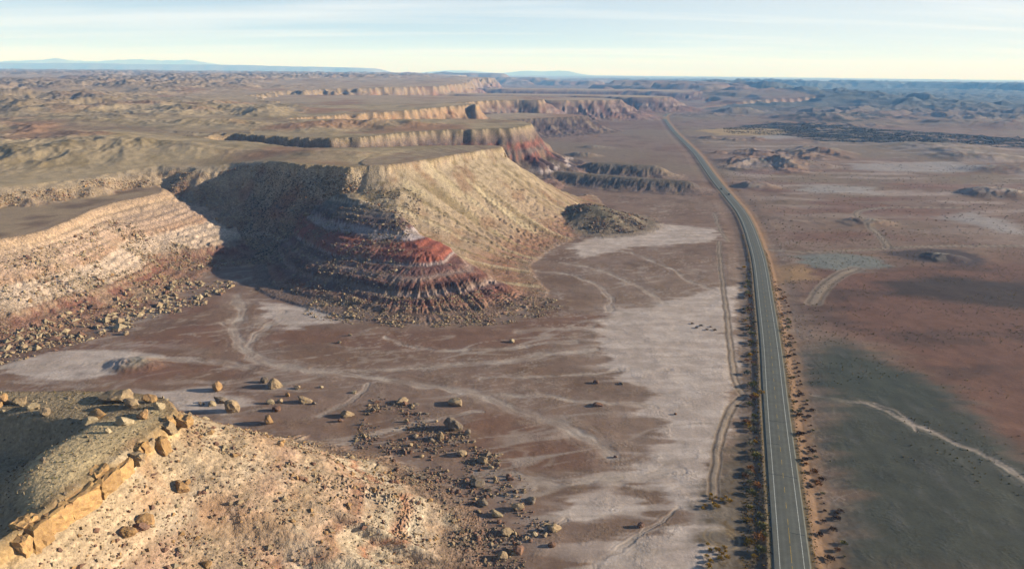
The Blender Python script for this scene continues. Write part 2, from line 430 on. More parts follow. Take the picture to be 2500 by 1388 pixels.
def terrain(X, Y, want_col=True):
    x = np.asarray(X, np.float32).ravel(); y = np.asarray(Y, np.float32).ravel()
    N = x.size
    r = np.hypot(x, y)
    # ---- open ground
    far = sst(900, 2600, r)
    z = 0.45 * fbm(x, y, 60, 3, 1) * sst(80, 200, r) + 0.12 * fbm(x, y, 9, 2, 2)
    rightside = sst(0, 60, x - np.interp(y, ROAD[:, 1], ROAD[:, 0]))
    z = z + rightside * (1.2 * fbm(x, y, 110, 4, 3) * sst(500, 800, y) + 0.5 * fbm(x, y, 40, 3, 4))
    rid = fbm(x, y, 190, 5, 5, ridged=True)
    z = z + far * rightside * np.clip(rid * 26 - 6, 0, 40) * sst(1600, 2600, y) * (0.3 + 0.7 * sst(-.2, .3, fbm(x, y, 1200, 2, 6)))
    z = z + rightside * sst(550, 900, y) * np.clip(fbm(x * .6, y, 60, 5, 7, ridged=True) * 12 - 4.5, 0, 8) * sst(.08, .3, fbm(x * .6, y, 260, 3, 68))
    far2 = sst(2500, 4500, r)
    tab = fbm(x, y, 1500, 5, 8)
    z = z + far2 * (sst(.06, .14, tab) * 38 + sst(.22, .27, tab) * 26 + 14 * np.clip(fbm(x, y, 260, 4, 9, ridged=True), 0, 1)) * (1 - .8 * sst(6000, 14000, r))
    mound_m = np.zeros(N, np.float32)
    for (mx, my), rad, hh in MOUNDS:
        q = np.nonzero(np.hypot(x - mx, y - my) < rad * 1.6)[0]
        if q.size:
            dd = np.hypot(x[q] - mx, (y[q] - my) * 1.3) / rad + .28 * fbm(x[q], y[q], rad * .7, 3, 10)
            mm = sst(1.0, .15, dd)
            z[q] += hh * mm * (1 + .25 * fbm(x[q], y[q], rad * .2, 3, 11, ridged=True)); mound_m[q] = np.maximum(mound_m[q], mm)
    # far table lands and the mountain range
    d, s, _ = seg_dist(np.array(RANGE), x, y, False)
    z = z + np.where(r > 15000, np.exp(-(d / 2300) ** 2) * 520 * (.72 + .38 * fbm(x, y, 3600, 5, 12, ridged=True)) * (.65 + .35 * sst(-26000, -17000, x)), 0)
    d, s, _ = seg_dist(np.array([(-15500, 19500), (-8000, 20500), (-4500, 20500)]), x, y, False)
    z = z + 235 * sst(1600, 700, d + 500 * fbm(x, y, 1500, 3, 13)) * (.75 + .25 * sst(-3500, -9000, x)) * (r > 14000)
    d, s, _ = seg_dist(np.array([(-900, 9800), (-350, 9600)]), x, y, False)
    z = z + 95 * sst(500, 150, d + 180 * fbm(x, y, 400, 3, 14)) * (r > 7000)
    for cx_, w_ in ((600, 900), (2100, 800), (-2300, 1600)):
        z = z + np.where(r > 20000, 170 * np.exp(-((x - cx_) / w_) ** 2 - ((y - 31000) / 1500) ** 2), 0)
    # ---- the road bed
    rq = boxed(ROAD, x, y, 60)
    rd = np.full(N, 1e3, np.float32); rs = np.zeros(N, np.float32)
    if rq.size:
        rd[rq], rs[rq], _ = seg_dist(ROAD, x[rq], y[rq], False)
    bed = np.interp(rd, [0, 5.2, 6.6, 9.5, 14, 22], [.28, .28, .38, -.35, -.4, 0]).astype(np.float32)
    wroad = sst(34, 14, rd)
    z = z * (1 - wroad) + bed * wroad + 0.08 * gn(x / 2.1, y / 2.1, 15) * wroad * (rd > 6)
    # ---- washes cut a little into the flat
    near = r < 1200
    nq = np.nonzero(near)[0]
    xn, yn = x[nq], y[nq]
    wx = xn + 7.0 * fbm(xn, yn, 34, 4, 16, .6); wy = yn + 6.0 * fbm(xn, yn, 30, 4, 17, .6)
    wash = np.zeros(N, np.float32); track = np.zeros(N, np.float32); rut = np.zeros(N, np.float32)
    for pl, hw in WASHES:
        q = boxed(pl, wx, wy, 40)
        if q.size == 0: continue
        d, s, _ = seg_dist(chaikin(pl, 2, False), wx[q], wy[q], False)
        br = gn(s / 14, d / (hw * .7) + 3, 18) * .5 + .5
        m = sst(hw * 1.5, hw * .3, d * (1 + .5 * gn(xn[q] / 9, yn[q] / 9, 19))) * (.55 + .45 * sst(.2, .6, br)) + .35 * sst(hw * 4, hw, d) * sst(.45, .75, br)
        wash[nq[q]] = np.maximum(wash[nq[q]], m)
    for pl, hw in TRACKS:
        q = boxed(pl, xn, yn, 30)
        if q.size == 0: continue
        d, s, _ = seg_dist(chaikin(pl, 2, False), xn[q] + .6 * gn(xn[q] / 12, yn[q] / 12, 20), yn[q], False)
        track[nq[q]] = np.maximum(track[nq[q]], sst(hw * 1.25, hw * .8, d))
        rut[nq[q]] = np.maximum(rut[nq[q]], sst(hw * .35, hw * .1, np.abs(d - hw * .62)))
    z = z - .16 * wash - .12 * rut
    ground = z.copy()
    # ---- mesas, buttes, ridges
    rid_ = np.zeros(N, np.int16)
    mcol = np.zeros((N, 3), np.float32); mw = np.zeros(N, np.float32); inside = np.zeros(N, np.float32); dn = np.full(N, 9.0, np.float32)
    mtop = np.zeros(N, np.float32)
    for k, (name, poly, _, top, base, D, prof, rn, fa, fl, pal) in enumerate(MESAS):
        Dm = 128 if callable(D) else D
        q = boxed(poly, x, y, Dm * 1.7 + 15)
        if q.size == 0: continue
        xq, yq = x[q], y[q]
        if name == 'ridge':                       # the near ridge drops more steeply on its far and left sides
            ty = np.where(yq > 190, 190 + (yq - 190) * 1.9, yq)
            tx = np.where(xq < -205, -205 + (xq + 205) * 1.8, xq)
        else:
            tx, ty = xq, yq
        lam = 26 if (Dm < 95 or callable(D)) else (230 if name == 'plateau' else 120)
        d, s = sdf(poly, tx, ty)
        d = d + rn * fbm(xq, yq, lam, 4, 21 + k) + .35 * rn * fbm(xq, yq, lam / 5, 2, 41 + k)
        if k == 1:
            d = d + sst(-140, -200, xq) * (14 * fbm(xq, yq, 75, 3, 42) + 6 * fbm(xq, yq, 22, 3, 43))
        Dq = D(xq, yq) if callable(D) else D
        t = d / Dq
        if name == 'butte':
            wn = 2.5 * fbm(xq, yq, 30, 3, 39)
            db, s = sdf(BUTTE_FOOT, xq, yq)
            db = db + wn
            t = np.where(db < 0, np.clip(d, -50, None) / (np.maximum(d, 0) - db + 1e-3), 1 + db / 60)
            Dq = np.clip(d - db, 60, 190)
            sdg = ((xq + 68) * 69 + (yq - 479) * 84) / 108.7 + 5 * fbm(xq, yq, 20, 3, 48)
            plain = sst(-7, 9, sdg)            # the smooth yellow flank right of the banded nose
        fl1 = 1 - 2 * np.abs(gn(s / fl, d / (Dm * 1.3), 61 + k)) * 1.4
        fl2 = 1 - 2 * np.abs(gn(s / (fl * .37), d / (Dm * .6), 81 + k)) * 1.4
        if name == 'butte':
            fl1 = 1 - 2 * np.abs(np.sin(np.pi * (s / 8.2 + 1.2 * gn(s / 19, d / 60, 145)))) ** .5 * (.75 + .5 * gn(s / 9, d * 0 + 4.4, 146))
        amp = fa * sst(.05, .5, t) * (1 - .7 * sst(.85, 1.25, t))
        if name == 'ridge':
            amp = 8.5 * sst(.4, .72, t) * (1 - .7 * sst(.95, 1.25, t)) + 1.2 * sst(.05, .3, t)
        if name == 'butte':
            amp = (fa * sst(.5, .75, t) * (1 - .6 * sst(.9, 1.1, t)) * (.12 + .88 * sst(-85, -45, xq)) * sst(48, 24, -db) + 1.3 * sst(.3, .42, t)) * (1 - .45 * plain) + 1.8 * plain * sst(.15, .4, t)
        te = t + (amp * (.65 * fl1 + .35 * fl2)) / Dq
        topz = zplateau(yq) if top is None else np.full(q.size, top, np.float32)
        und = sst(0, 60, -d)
        if k == 1:
            topz = topz - 11 * sst(-180, -275, xq) * sst(700, 560, yq)
        if name in ('mesa', 'plateau') and top is None:
            big = sst(0, 500, -d) if name == 'plateau' else sst(8, 130, -d) * .55
            topz = topz + und * 2.6 * fbm(xq, yq, 90, 5, 22) + big * (10 * fbm(xq, yq, 330, 4, 23) + 30 * np.clip(fbm(xq, yq * .8, 230, 6, 24, .58, ridged=True) - .12, 0, 1) * sst(-.22, .1, fbm(xq, yq, 800, 2, 25)))
        if name == 'ridge':
            dl, _ = sdf(LIT_CREST, xq, yq)
            dl = dl + 1.2 * fbm(xq, yq, 8, 3, 26)
            fallx = sst(-2, 22, dl) * sst(178, 168, yq + .25 * (xq + 130))
            topz = topz + .9 * sst(2, -8, dl) + np.clip(.11 * (-93 - xq), 0, 2.4) * sst(14, 0, dl) - 9.0 * fallx + .35 * fbm(xq, yq, 9, 3, 27) * und + .22 * fbm(xq, yq, 2.6, 3, 128) * und * sst(2, 5, dl)  # crest patch is tilted sunward to catch more light
        if name == 'mesa' and top is None and k == 1:
            lf = sst(-185, -225, xq)
            te = te + lf * .12 * fbm(xq, yq, 38, 4, 44)
            fr = (np.interp(te, prof[0], prof[1]) * (1 - lf) + np.interp(te + .06, [0, .1, .25, .5, .8, 1.1, 1.5], [0, .06, .2, .5, .84, 1, 1.3]) * lf).astype(np.float32)
        elif name == 'butte':
            fr = (np.interp(te, prof[0], prof[1]) * (1 - plain) + np.interp(te, *PROF_NOSE) * plain).astype(np.float32)
        else:
            fr = np.interp(te, prof[0], prof[1]).astype(np.float32)
        h = topz - (topz - base) * fr
        # rubble-rough slopes and small ledges
        slope = sst(0, .05, t) * sst(1.25, .9, t)
        rough = (1.0 if Dm < 130 else 2.2)
        if k == 1: rough = 1.0 + 1.0 * sst(-150, -220, xq)
        if name == 'butte': rough = .75
        h = h + slope * rough * (.8 * fbm(xq, yq, 11 * np.max(rough), 5, 28) + .35 * fbm(xq, yq, 3.2 * np.max(rough), 2, 29))
        hw_ = h + 1.1 * gn(xq / 55, yq / 55, 30) + .35 * gn(xq / 8, yq / 8, 31)
        if pal == 'band':
            hw_ = hw_ + .9 * fbm(xq, yq, 24, 3, 151)
        if pal in ('band', 'bench'):
            h = h + slope * (.35 if name != 'butte' else .3 * (1 - plain)) * np.sin(h * 2.6 + gn(xq / 40, yq / 40, 32) * 3)
        win = h > z[q]
        g = z[q]
        kk = 2.5 if (Dm < 130 or callable(D)) else 6.0
        hs = np.maximum(g, h) + np.maximum(kk - np.abs(g - h), 0) ** 2 / (4 * kk)
        z[q] = hs
        wi = q[win]
        rid_[wi] = np.where(h[win] - ground[wi] > 1.2, k + 1, rid_[wi])
        c = PAL[pal](hw_)
        bed = gn(hw_ * 1.15 + k * 7.3, hw_ * 0 + k * 3.1, 50) * .30 + gn(hw_ * .42 + k, hw_ * 0 + 9.7, 51) * .22
        c = c * (1 + bed * slope * (1.5 if pal == 'band' else 1.0 if pal != 'far' else .5))[:, None]
        # debris streaks that run down the slope and hide the bands
        if want_col:
            st = gn(s / 7.0, d / 70.0, 33) + .6 * fbm(xq, yq, 9, 3, 34)
            tal = sst(.05, .45, st) * slope * (.6 if pal != 'band' else (.4 * sst(-40, -75, xq) + .05) * (1 - plain))
            if k == 1:
                c = mixc(c, lin((148, 130, 108)), sst(-150, -200, xq) * .72 * slope)
                c = mixc(c, lin((122, 98, 80)), sst(.1, .4, fbm(xq, yq, 14, 4, 46)) * sst(-150, -200, xq) * .6 * slope)
                c = mixc(c, lin((124, 108, 78)), sst(.0, .5, gn(s / 5.0, d / 90.0, 47)) * sst(-110, -70, xq) * .6 * slope)
            c = mixc(c, PAL['main'](np.full(q.size, 45.)) * .9, tal * .8)
            if pal == 'band':
                c = mixc(c * 1.15, lin((92, 88, 84)), sst(-50, -90, xq) * .3)
                cy_ = mixc(PAL['main'](np.clip(hw_ * .35 + 36, 36, 61)), lin((112, 98, 72)), sst(-.1, .4, gn(s / 4.0, d / 120.0, 47)) * .75)
                cy_ = mixc(cy_, lin((166, 152, 124)), sst(.15, .5, gn(s / 9.0, d / 110.0, 147)) * .6)
                cy_ = mixc(cy_, lin((122, 96, 76)), sst(.1, .45, fbm(xq, yq, 24, 3, 49)) * .7)
                c = mixc(c, cy_, plain)
            if pal in ('main', 'orange', 'far'):
                red = sst(.15, .45, fbm(xq, yq, 30 if Dm < 130 else 90, 3, 35)) * slope
                c = mixc(c, lin((122, 82, 62)), red * .55)
            # grassy tops
            gr = sst(2, 14, -d)
            tg = fbm(xq, yq, 45, 4, 36)
            if name in ('mesa', 'plateau'):
                tc = mixc(np.tile(lin((152, 136, 110)).astype(np.float32), (q.size, 1)), lin((130, 115, 88)), sst(-.1, .4, tg))
                tc = tc * (1 + .22 * fbm(xq, yq, 14, 4, 148) + .15 * fbm(xq * .3, yq, 60, 3, 149))[:, None]
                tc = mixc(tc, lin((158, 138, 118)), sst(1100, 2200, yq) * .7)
                tc = mixc(tc, lin((134, 102, 82)), sst(.05, .4, fbm(xq, yq, 160, 3, 37)) * .8)
                tc = mixc(tc, lin((134, 120, 104)), sst(.25, .5, fbm(xq, yq, 75, 3, 38)) * .7)
                c = mixc(c, tc, gr * (1 - .7 * np.clip((h - zplateau(yq)) / 14, 0, 1)) if name == 'plateau' else gr)
            elif name == 'ridge':
                c = mixc(c, lin((156, 122, 92)), sst(.05, .4, fbm(xq, yq, 13, 4, 152)) * .45)
                c = mixc(c, lin((168, 154, 134)), sst(.1, .45, fbm(xq, yq, 10, 4, 153)) * .5)
                tc = np.tile(lin((166, 148, 116)).astype(np.float32), (q.size, 1))  # sandy crest, its colour lightened further to look brightly sunlit
                tc = mixc(tc, lin((126, 112, 92)), sst(1, 5, sdf(LIT_CREST, xq, yq)[0] + 3 * tg) * .8)
                c = mixc(c, tc, sst(1.5, 5, -d))
            elif name == 'bench':
                c = mixc(c, mixc(np.tile(lin((142, 124, 102)).astype(np.float32), (q.size, 1)), lin((112, 94, 80)), sst(0, .3, tg)), gr)
        mcol[wi] = c[win]; mw[wi] = 1
        w_ = sst(-1.5, 1.2, h - g)
        mw[q] = np.maximum(mw[q] * (1 - w_), w_)
        mcol[q] = np.where((~win & (w_ > 0))[:, None] & (mw[q] <= w_)[:, None], c, mcol[q])
        inside[wi] = sst(0, 6, -d[win])
        dn[wi] = t[win]
    # the earth falls away with distance
    z = z - r * r / (2 * 6371000.0)
    if not want_col:
        return z, rid_, dn, inside
    # ---- colour of the open ground
    one = np.ones((N, 1), np.float32)
    n1 = fbm(x, y, 45, 4, 51); n2 = fbm(x, y, 10, 3, 52); n3 = fbm(x, y, 300, 3, 53)
    c = one * lin((124, 103, 91)).astype(np.float32)
    c = mixc(c, lin((106, 84, 70)), sst(-.1, .4, n1))
    c = mixc(c, lin((116, 92, 76)), sst(.0, .25, fbm(x * .5, y, 32, 4, 154)) * sst(900, 600, r) * .7)
    c = mixc(c, lin((132, 117, 105)), (1 - rightside) * sst(-30, 110, x) * sst(600, 380, y) * .45)
    c = mixc(c, lin((122, 106, 92)), sst(.0, .5, n2) * .35)
    wide = sst(500, 1000, r)
    c = mixc(c, lin((120, 104, 88)), wide * sst(-.2, .3, n3))
    c = mixc(c, lin((110, 84, 70)), wide * sst(.1, .4, fbm(x, y, 220, 4, 54)) * .8)
    c = mixc(c, lin((150, 134, 126)), wide * rightside * sst(.02, .28, fbm(x * .22, y, 34, 5, 55)) * sst(1700, 1300, y) * .85)
    c = mixc(c, lin((112, 80, 68)), rightside * sst(420, 620, y) * sst(1300, 900, y) * sst(.05, .35, fbm(x * .3, y, 60, 4, 71)) * .7)
    # warp that drags edges out along the drainage (roughly left to right)
    ax = xn + 16 * fbm(xn * .3, yn * 1.6, 14, 5, 56, .6); ay = yn + 5 * fbm(xn * .3, yn * 1.3, 12, 4, 57)

    def pm(poly, soft, inner=0.0, sd=0):
        m = np.zeros(N, np.float32)
        q = boxed(poly, ax, ay, soft + 30)
        if q.size:
            d, s = sdf(poly, ax[q], ay[q])
            m[nq[q]] = sst(soft, -soft, d + inner)
        return m

    def pfar(poly, soft, warp):
        m = np.zeros(N, np.float32)
        q = boxed(poly, x, y, soft + warp * 2)
        if q.size:
            d, s = sdf(poly, x[q] + warp * 2 * fbm(x[q] * .3, y[q], warp * 2, 4, 58), y[q] + warp * fbm(x[q] * .3, y[q], warp * 1.5, 4, 59))
            m[q] = sst(soft, -soft, d)
        return m

    for b in BROWN:
        c = mixc(c, lin((114, 86, 71)), pm(b, 5) * .8)
    c = mixc(c, lin((112, 82, 68)), sst(700, 400, r) * sst(-90, -160, x) * sst(.0, .4, fbm(x, y, 28, 3, 60)) * .7)
    streak = fbm(x * .22, y, 7, 4, 61)
    for b in PLAYA:
        m = pm(b, 2.2)
        halo = pm(b, 16, -6)
        c = mixc(c, lin((178, 165, 157)), np.clip(m * (.72 + .2 * sst(-.2, .3, streak)) + halo * sst(.02, .3, streak) * .7, 0, 1))
    lf_ = sst(900, 650, r) * (1 - rightside)
    gx, gy = x * .94 + y * .34, -x * .34 + y * .94          # the fan drains to the right and towards the camera
    for li, (lam_, w_, am_) in enumerate(((30, .045, .55), (14, .05, .45), (6.5, .06, .35))):
        rl = np.abs(fbm(gx * .26 + 2 * n1, gy, lam_, 3, 150 + li))
        c = mixc(c, lin((156, 143, 133)), sst(w_, w_ * .25, rl) * sst(-.15, .3, fbm(x, y, 60, 2, 160 + li)) * lf_ * am_ * 1.3)
    c = mixc(c, lin((128, 112, 104)), sst(.3, .6, streak) * lf_ * .35)
    c = mixc(c, lin((160, 147, 137)), wash * (.5 + .4 * sst(-.2, .35, fbm(x * .5, y, 9, 3, 45))))
    # right of the road
    c = mixc(c, lin((106, 77, 65)), pm(RED_R, 14) * rightside * .95)
    c = mixc(c, lin((76, 60, 54)), pm(RED_R, 14) * sst(.0, .35, fbm(x * .4, y, 35, 4, 62)) * .7)
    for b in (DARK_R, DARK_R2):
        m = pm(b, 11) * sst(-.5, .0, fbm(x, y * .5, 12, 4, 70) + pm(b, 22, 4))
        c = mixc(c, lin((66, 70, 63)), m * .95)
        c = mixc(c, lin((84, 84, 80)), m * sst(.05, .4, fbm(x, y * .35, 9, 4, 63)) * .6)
    c = mixc(c, lin((58, 50, 46)), pm(DARKBAND, 10) * .9)
    c = mixc(c, lin((62, 54, 56)), pm(DARKPIT, 5) * .85)
    c = mixc(c, lin((112, 116, 112)), pm(TURQ, 5) * .85)
    c = mixc(c, lin((146, 118, 88)), pm(SAND_R, 5) * .9)
    c = mixc(c, lin((150, 138, 128)), wash * rightside * .85)
    for b in WHITE_R:
        c = mixc(c, lin((150, 144, 142)), pfar(b, 12, 20) * .75)
    c = mixc(c, lin((46, 42, 36)), pfar(RIVER, 16, 34) * sst(-.32, -.08, fbm(x * .12, y, 16, 3, 72)) * .96)
    c = mixc(c, lin((52, 46, 40)), pfar(RIVER2, 12, 40) * sst(-.15, .1, fbm(x * .15, y, 20, 3, 64)) * .95)
    c = mixc(c, lin((156, 132, 92)), pfar(YFIELD, 12, 14) * .95)
    c = mixc(c, lin((66, 78, 82)), far * rightside * sst(2000, 3200, y) * .8)  # blue of the distance haze painted into the far ground colour
    c = mixc(c, lin((38, 50, 56)), far * rightside * sst(2000, 3200, y) * sst(.0, .3, fbm(x * .4, y, 160, 4, 65)) * .8)  # darker patches of the same painted haze blue
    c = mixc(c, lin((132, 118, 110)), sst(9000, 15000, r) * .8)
    c = mixc(c, lin((128, 122, 110)), mound_m * sst(-.1, .3, fbm(x, y, 14, 3, 66)) * .8)
    # verges
    sgn = x - np.interp(y, ROAD[:, 1], ROAD[:, 0])
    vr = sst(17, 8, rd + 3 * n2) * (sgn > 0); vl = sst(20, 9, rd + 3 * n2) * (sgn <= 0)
    c = mixc(c, lin((132, 104, 80)), vr * .85)
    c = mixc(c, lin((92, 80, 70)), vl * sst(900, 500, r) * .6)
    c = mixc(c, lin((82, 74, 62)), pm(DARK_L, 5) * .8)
    c = mixc(c, lin((96, 78, 50)), pm(BRUSH_L, 5) * sst(.1, .4, fbm(x, y, 5, 3, 67)) * .7)
    shoulder = sst(7.2, 5.6, rd)
    c = mixc(c, lin((132, 116, 88)), shoulder * .8)
    c = mixc(c, lin((140, 126, 112)), track * .85)
    c = mixc(c, lin((96, 82, 72)), rut * .7)
    # tyre rings on the left verge
    cx, cy = P(1762, 1312)
    rr = np.hypot(x - cx, y - cy)
    c = mixc(c, lin((140, 124, 100)), np.maximum(sst(.5, .15, np.abs(rr - 5.2)), sst(.4, .1, np.abs(rr - 3.6))) * .6)
    # snow on the range
    c = mixc(c, (.5, .53, .56), sst(470, 640, z + 90 * fbm(x, y, 900, 3, 69)) * (r > 22000) * .6)
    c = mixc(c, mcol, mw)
    rock = np.clip(np.maximum(mw * (1 - .75 * inside), .25 * sst(-.1, .4, n2)), 0, 1) * (1 - .6 * sst(800, 2500, r))
    rock = np.where((rid_ == 11), rock * .6, rock)
    rock = np.where(rid_ == 15, rock * .7, rock)
    rock = np.where((rid_ == 15) & (inside > .1), np.maximum(rock, .6), rock)
    return z, rid_, dn, inside, c, rock.astype(np.float32)


# ------------------------------------------------------------------ materials
def new_mat(name):
    m = bpy.data.materials.new(name)
    m.use_nodes = True
    t = m.node_tree
    t.nodes.clear()
    out = nd(t, 'ShaderNodeOutputMaterial')
    b = nd(t, 'ShaderNodeBsdfPrincipled')
    b.inputs['Roughness'].default_value = 0.95
    b.inputs['Specular IOR Level'].default_value = 0.08
    t.links.new(b.outputs[0], out.inputs['Surface'])
    return m, t, b


def add_noise(t, scale, detail=4, vec=None, rough=0.6):
    n = nd(t, 'ShaderNodeTexNoise')
    n.inputs['Scale'].default_value = scale
    n.inputs['Detail'].default_value = detail
    n.inputs['Roughness'].default_value = rough
    if vec is not None:
        t.links.new(vec, n.inputs['Vector'])
    return n.outputs['Fac']


def rng_map(t, v, lo, hi, a, b):
    m = nd(t, 'ShaderNodeMapRange')
    m.inputs['From Min'].default_value = lo; m.inputs['From Max'].default_value = hi
    m.inputs['To Min'].default_value = a; m.inputs['To Max'].default_value = b
    t.links.new(v, m.inputs['Value'])
    return m.outputs[0]


def mul(t, a, b):
    m = nd(t, 'ShaderNodeMath', operation='MULTIPLY')
    t.links.new(a, m.inputs[0]); t.links.new(b, m.inputs[1])
    return m.outputs[0]


def tint(t, col_socket, fac_socket):
    v = nd(t, 'ShaderNodeVectorMath', operation='SCALE')
    t.links.new(col_socket, v.inputs[0]); t.links.new(fac_socket, v.inputs['Scale'])
    return v.outputs[0]


def bump(t, b, h, strength, dist):
    n = nd(t, 'ShaderNodeBump')
    n.inputs['Strength'].default_value = strength
    n.inputs['Distance'].default_value = dist
    t.links.new(h, n.inputs['Height'])
    t.links.new(n.outputs[0], b.inputs['Normal'])


mat_land, t, b = new_mat('eroded_desert_soil')
at = nd(t, 'ShaderNodeAttribute', attribute_name='soil')
rk = at.outputs['Alpha']                      # 1 on stony slopes, 0 on the silt flats
pos = nd(t, 'ShaderNodeNewGeometry').outputs['Position']
na = add_noise(t, 0.9, 5, pos); nb = add_noise(t, 0.11, 5, pos); nc = add_noise(t, 3.5, 3, pos)


def vor(scale):
    v = nd(t, 'ShaderNodeTexVoronoi')
    v.inputs['Scale'].default_value = scale
    t.links.new(pos, v.inputs['Vector'])
    sp = nd(t, 'ShaderNodeSeparateColor')
    t.links.new(v.outputs['Color'], sp.inputs[0])
    return v.outputs['Distance'], sp.outputs[0]


def lerp1(v, k):
    # 1 + (v - 1) * k
    m_ = nd(t, 'ShaderNodeMix', data_type='FLOAT')
    m_.inputs['A'].default_value = 1.0
    t.links.new(v, m_.inputs['B']); t.links.new(k, m_.inputs['Factor'])
    return m_.outputs['Result']


v1d, v1c = vor(.75); v2d, v2c = vor(2.0)
f1 = mul(t, rng_map(t, na, .3, .7, .9, 1.1), rng_map(t, nb, .3, .7, .84, 1.16))
f1 = mul(t, f1, rng_map(t, nc, .3, .7, .7, .84))
sp1 = mul(t, rng_map(t, v1c, 0, 1, .84, 1.16), rng_map(t, v2c, 0, 1, .85, 1.15))
sp1 = mul(t, sp1, rng_map(t, na, .35, .65, .8, 1.2))
f1 = mul(t, f1, lerp1(sp1, rk))
t.links.new(tint(t, at.outputs['Color'], f1), b.inputs['Base Color'])
hs = nd(t, 'ShaderNodeMath', operation='MULTIPLY_ADD')
t.links.new(mul(t, rng_map(t, v1d, 0, 1, 1, 0), rk), hs.inputs[0]); hs.inputs[1].default_value = .9
t.links.new(mul(t, na, rng_map(t, rk, 0, 1, .22, 1)), hs.inputs[2])
hs2 = nd(t, 'ShaderNodeMath', operation='MULTIPLY_ADD')
t.links.new(mul(t, rng_map(t, v2d, 0, 1, 1, 0), rk), hs2.inputs[0]); hs2.inputs[1].default_value = .4
t.links.new(hs.outputs[0], hs2.inputs[2])
bump(t, b, hs2.outputs[0], .6, .6)


def rock_mat(name, c1, c2, scale=.5):
    m, t, b = new_mat(name)
    pos = nd(t, 'ShaderNodeNewGeometry').outputs['Position']
    oi = nd(t, 'ShaderNodeObjectInfo')
    mx = nd(t, 'ShaderNodeMix', data_type='RGBA')
    mx.inputs['A'].default_value = (*lin(c1), 1); mx.inputs['B'].default_value = (*lin(c2), 1)
    n = add_noise(t, scale, 5, pos)
    t.links.new(rng_map(t, n, .35, .65, 0, 1), mx.inputs['Factor'])
    k = mul(t, rng_map(t, add_noise(t, scale * 5, 4, pos), .3, .7, .75, 1.2), rng_map(t, oi.outputs['Random'], 0, 1, .8, 1.15))
    t.links.new(tint(t, mx.outputs['Result'], k), b.inputs['Base Color'])
    bump(t, b, n, .5, .25)
    return m


mat_tan = rock_mat('tan_sandstone', (138, 120, 94), (116, 100, 82))
mat_ochre = rock_mat('ochre_sandstone', (142, 114, 78), (122, 96, 70))
mat_rust = rock_mat('rust_sandstone', (112, 84, 68), (96, 76, 66))
mat_grey = rock_mat('grey_sandstone', (112, 100, 86), (92, 82, 74))
mat_pale = rock_mat('pale_sandstone', (146, 132, 108), (126, 112, 90))


mat_ledge = rock_mat('golden_caprock', (152, 124, 84), (130, 102, 72), .8)


def plain_noise_mat(name, c, lo=.8, hi=1.2, scale=1.0, rough=.9, spec=.08):
    m, t, b = new_mat(name)
    rgb = nd(t, 'ShaderNodeRGB'); rgb.outputs[0].default_value = (*lin(c), 1)
    pos = nd(t, 'ShaderNodeNewGeometry').outputs['Position']
    k = rng_map(t, add_noise(t, scale, 4, pos), .3, .7, lo, hi)
    t.links.new(tint(t, rgb.outputs[0], k), b.inputs['Base Color'])
    b.inputs['Roughness'].default_value = rough
    b.inputs['Specular IOR Level'].default_value = spec
    return m


mat_asphalt, t, b = new_mat('worn_asphalt')
pos = nd(t, 'ShaderNodeNewGeometry').outputs['Position']
rgb = nd(t, 'ShaderNodeRGB'); rgb.outputs[0].default_value = (*lin((84, 85, 80)), 1)
at = nd(t, 'ShaderNodeAttribute', attribute_name='wear')
k = mul(t, rng_map(t, add_noise(t, .35, 4, pos), .3, .7, .86, 1.12), rng_map(t, add_noise(t, 4, 3, pos), .3, .7, .92, 1.08))
k = mul(t, k, at.outputs['Fac'])
t.links.new(tint(t, rgb.outputs[0], k), b.inputs['Base Color'])
b.inputs['Roughness'].default_value = .85
mat_white = plain_noise_mat('white_road_paint', (172, 174, 170), .6, 1.1, 1.5)
mat_yellow = plain_noise_mat('faded_yellow_road_paint', (150, 128, 70), .6, 1.15, 1.2)
mat_crack = plain_noise_mat('bitumen_crack_seal', (44, 46, 46), .8, 1.2, 1.5)
FOL = {k: plain_noise_mat('foliage_' + k, c, .6, 1.35, 2.5) for k, c in
       {'olive': (98, 92, 48), 'yellow': (146, 116, 36), 'rust': (124, 86, 48), 'grey': (110, 104, 82), 'brown': (76, 58, 44), 'dark': (44, 38, 32), 'straw': (140, 124, 90)}.items()}
mat_stem = plain_noise_mat('dry_bark', (84, 70, 56))

# ------------------------------------------------------------------ object helpers
def mesh_np(name, verts, faces=None, quads=None, tris=None, mats=(), smooth=False):
    me = bpy.data.meshes.new(name)
    verts = np.asarray(verts, np.float32)
    fa = np.asarray(quads if quads is not None else tris, np.int32)
    n = fa.shape[1]
    me.vertices.add(len(verts)); me.vertices.foreach_set('co', verts.ravel())
    me.loops.add(fa.size); me.loops.foreach_set('vertex_index', fa.ravel())
    me.polygons.add(len(fa))
    me.polygons.foreach_set('loop_start', np.arange(0, fa.size, n, dtype=np.int32))
    me.polygons.foreach_set('use_smooth', np.full(len(fa), smooth, bool))
    for m in mats:
        me.materials.append(m)
    me.update(calc_edges=True)
    return me


def obj(name, me, parent=None, loc=(0, 0, 0), rot=(0, 0, 0), scale=(1, 1, 1)):
    o = bpy.data.objects.new(name, me)
    o.location = loc; o.rotation_euler = rot; o.scale = scale
    COL.objects.link(o)
    if parent is not None:
        o.parent = parent
    return o


def tag(o, label, cat=None, group=None, kind=None):
    o['label'] = label
    if cat: o['category'] = cat
    if group: o['group'] = group
    if kind: o['kind'] = kind
    return o


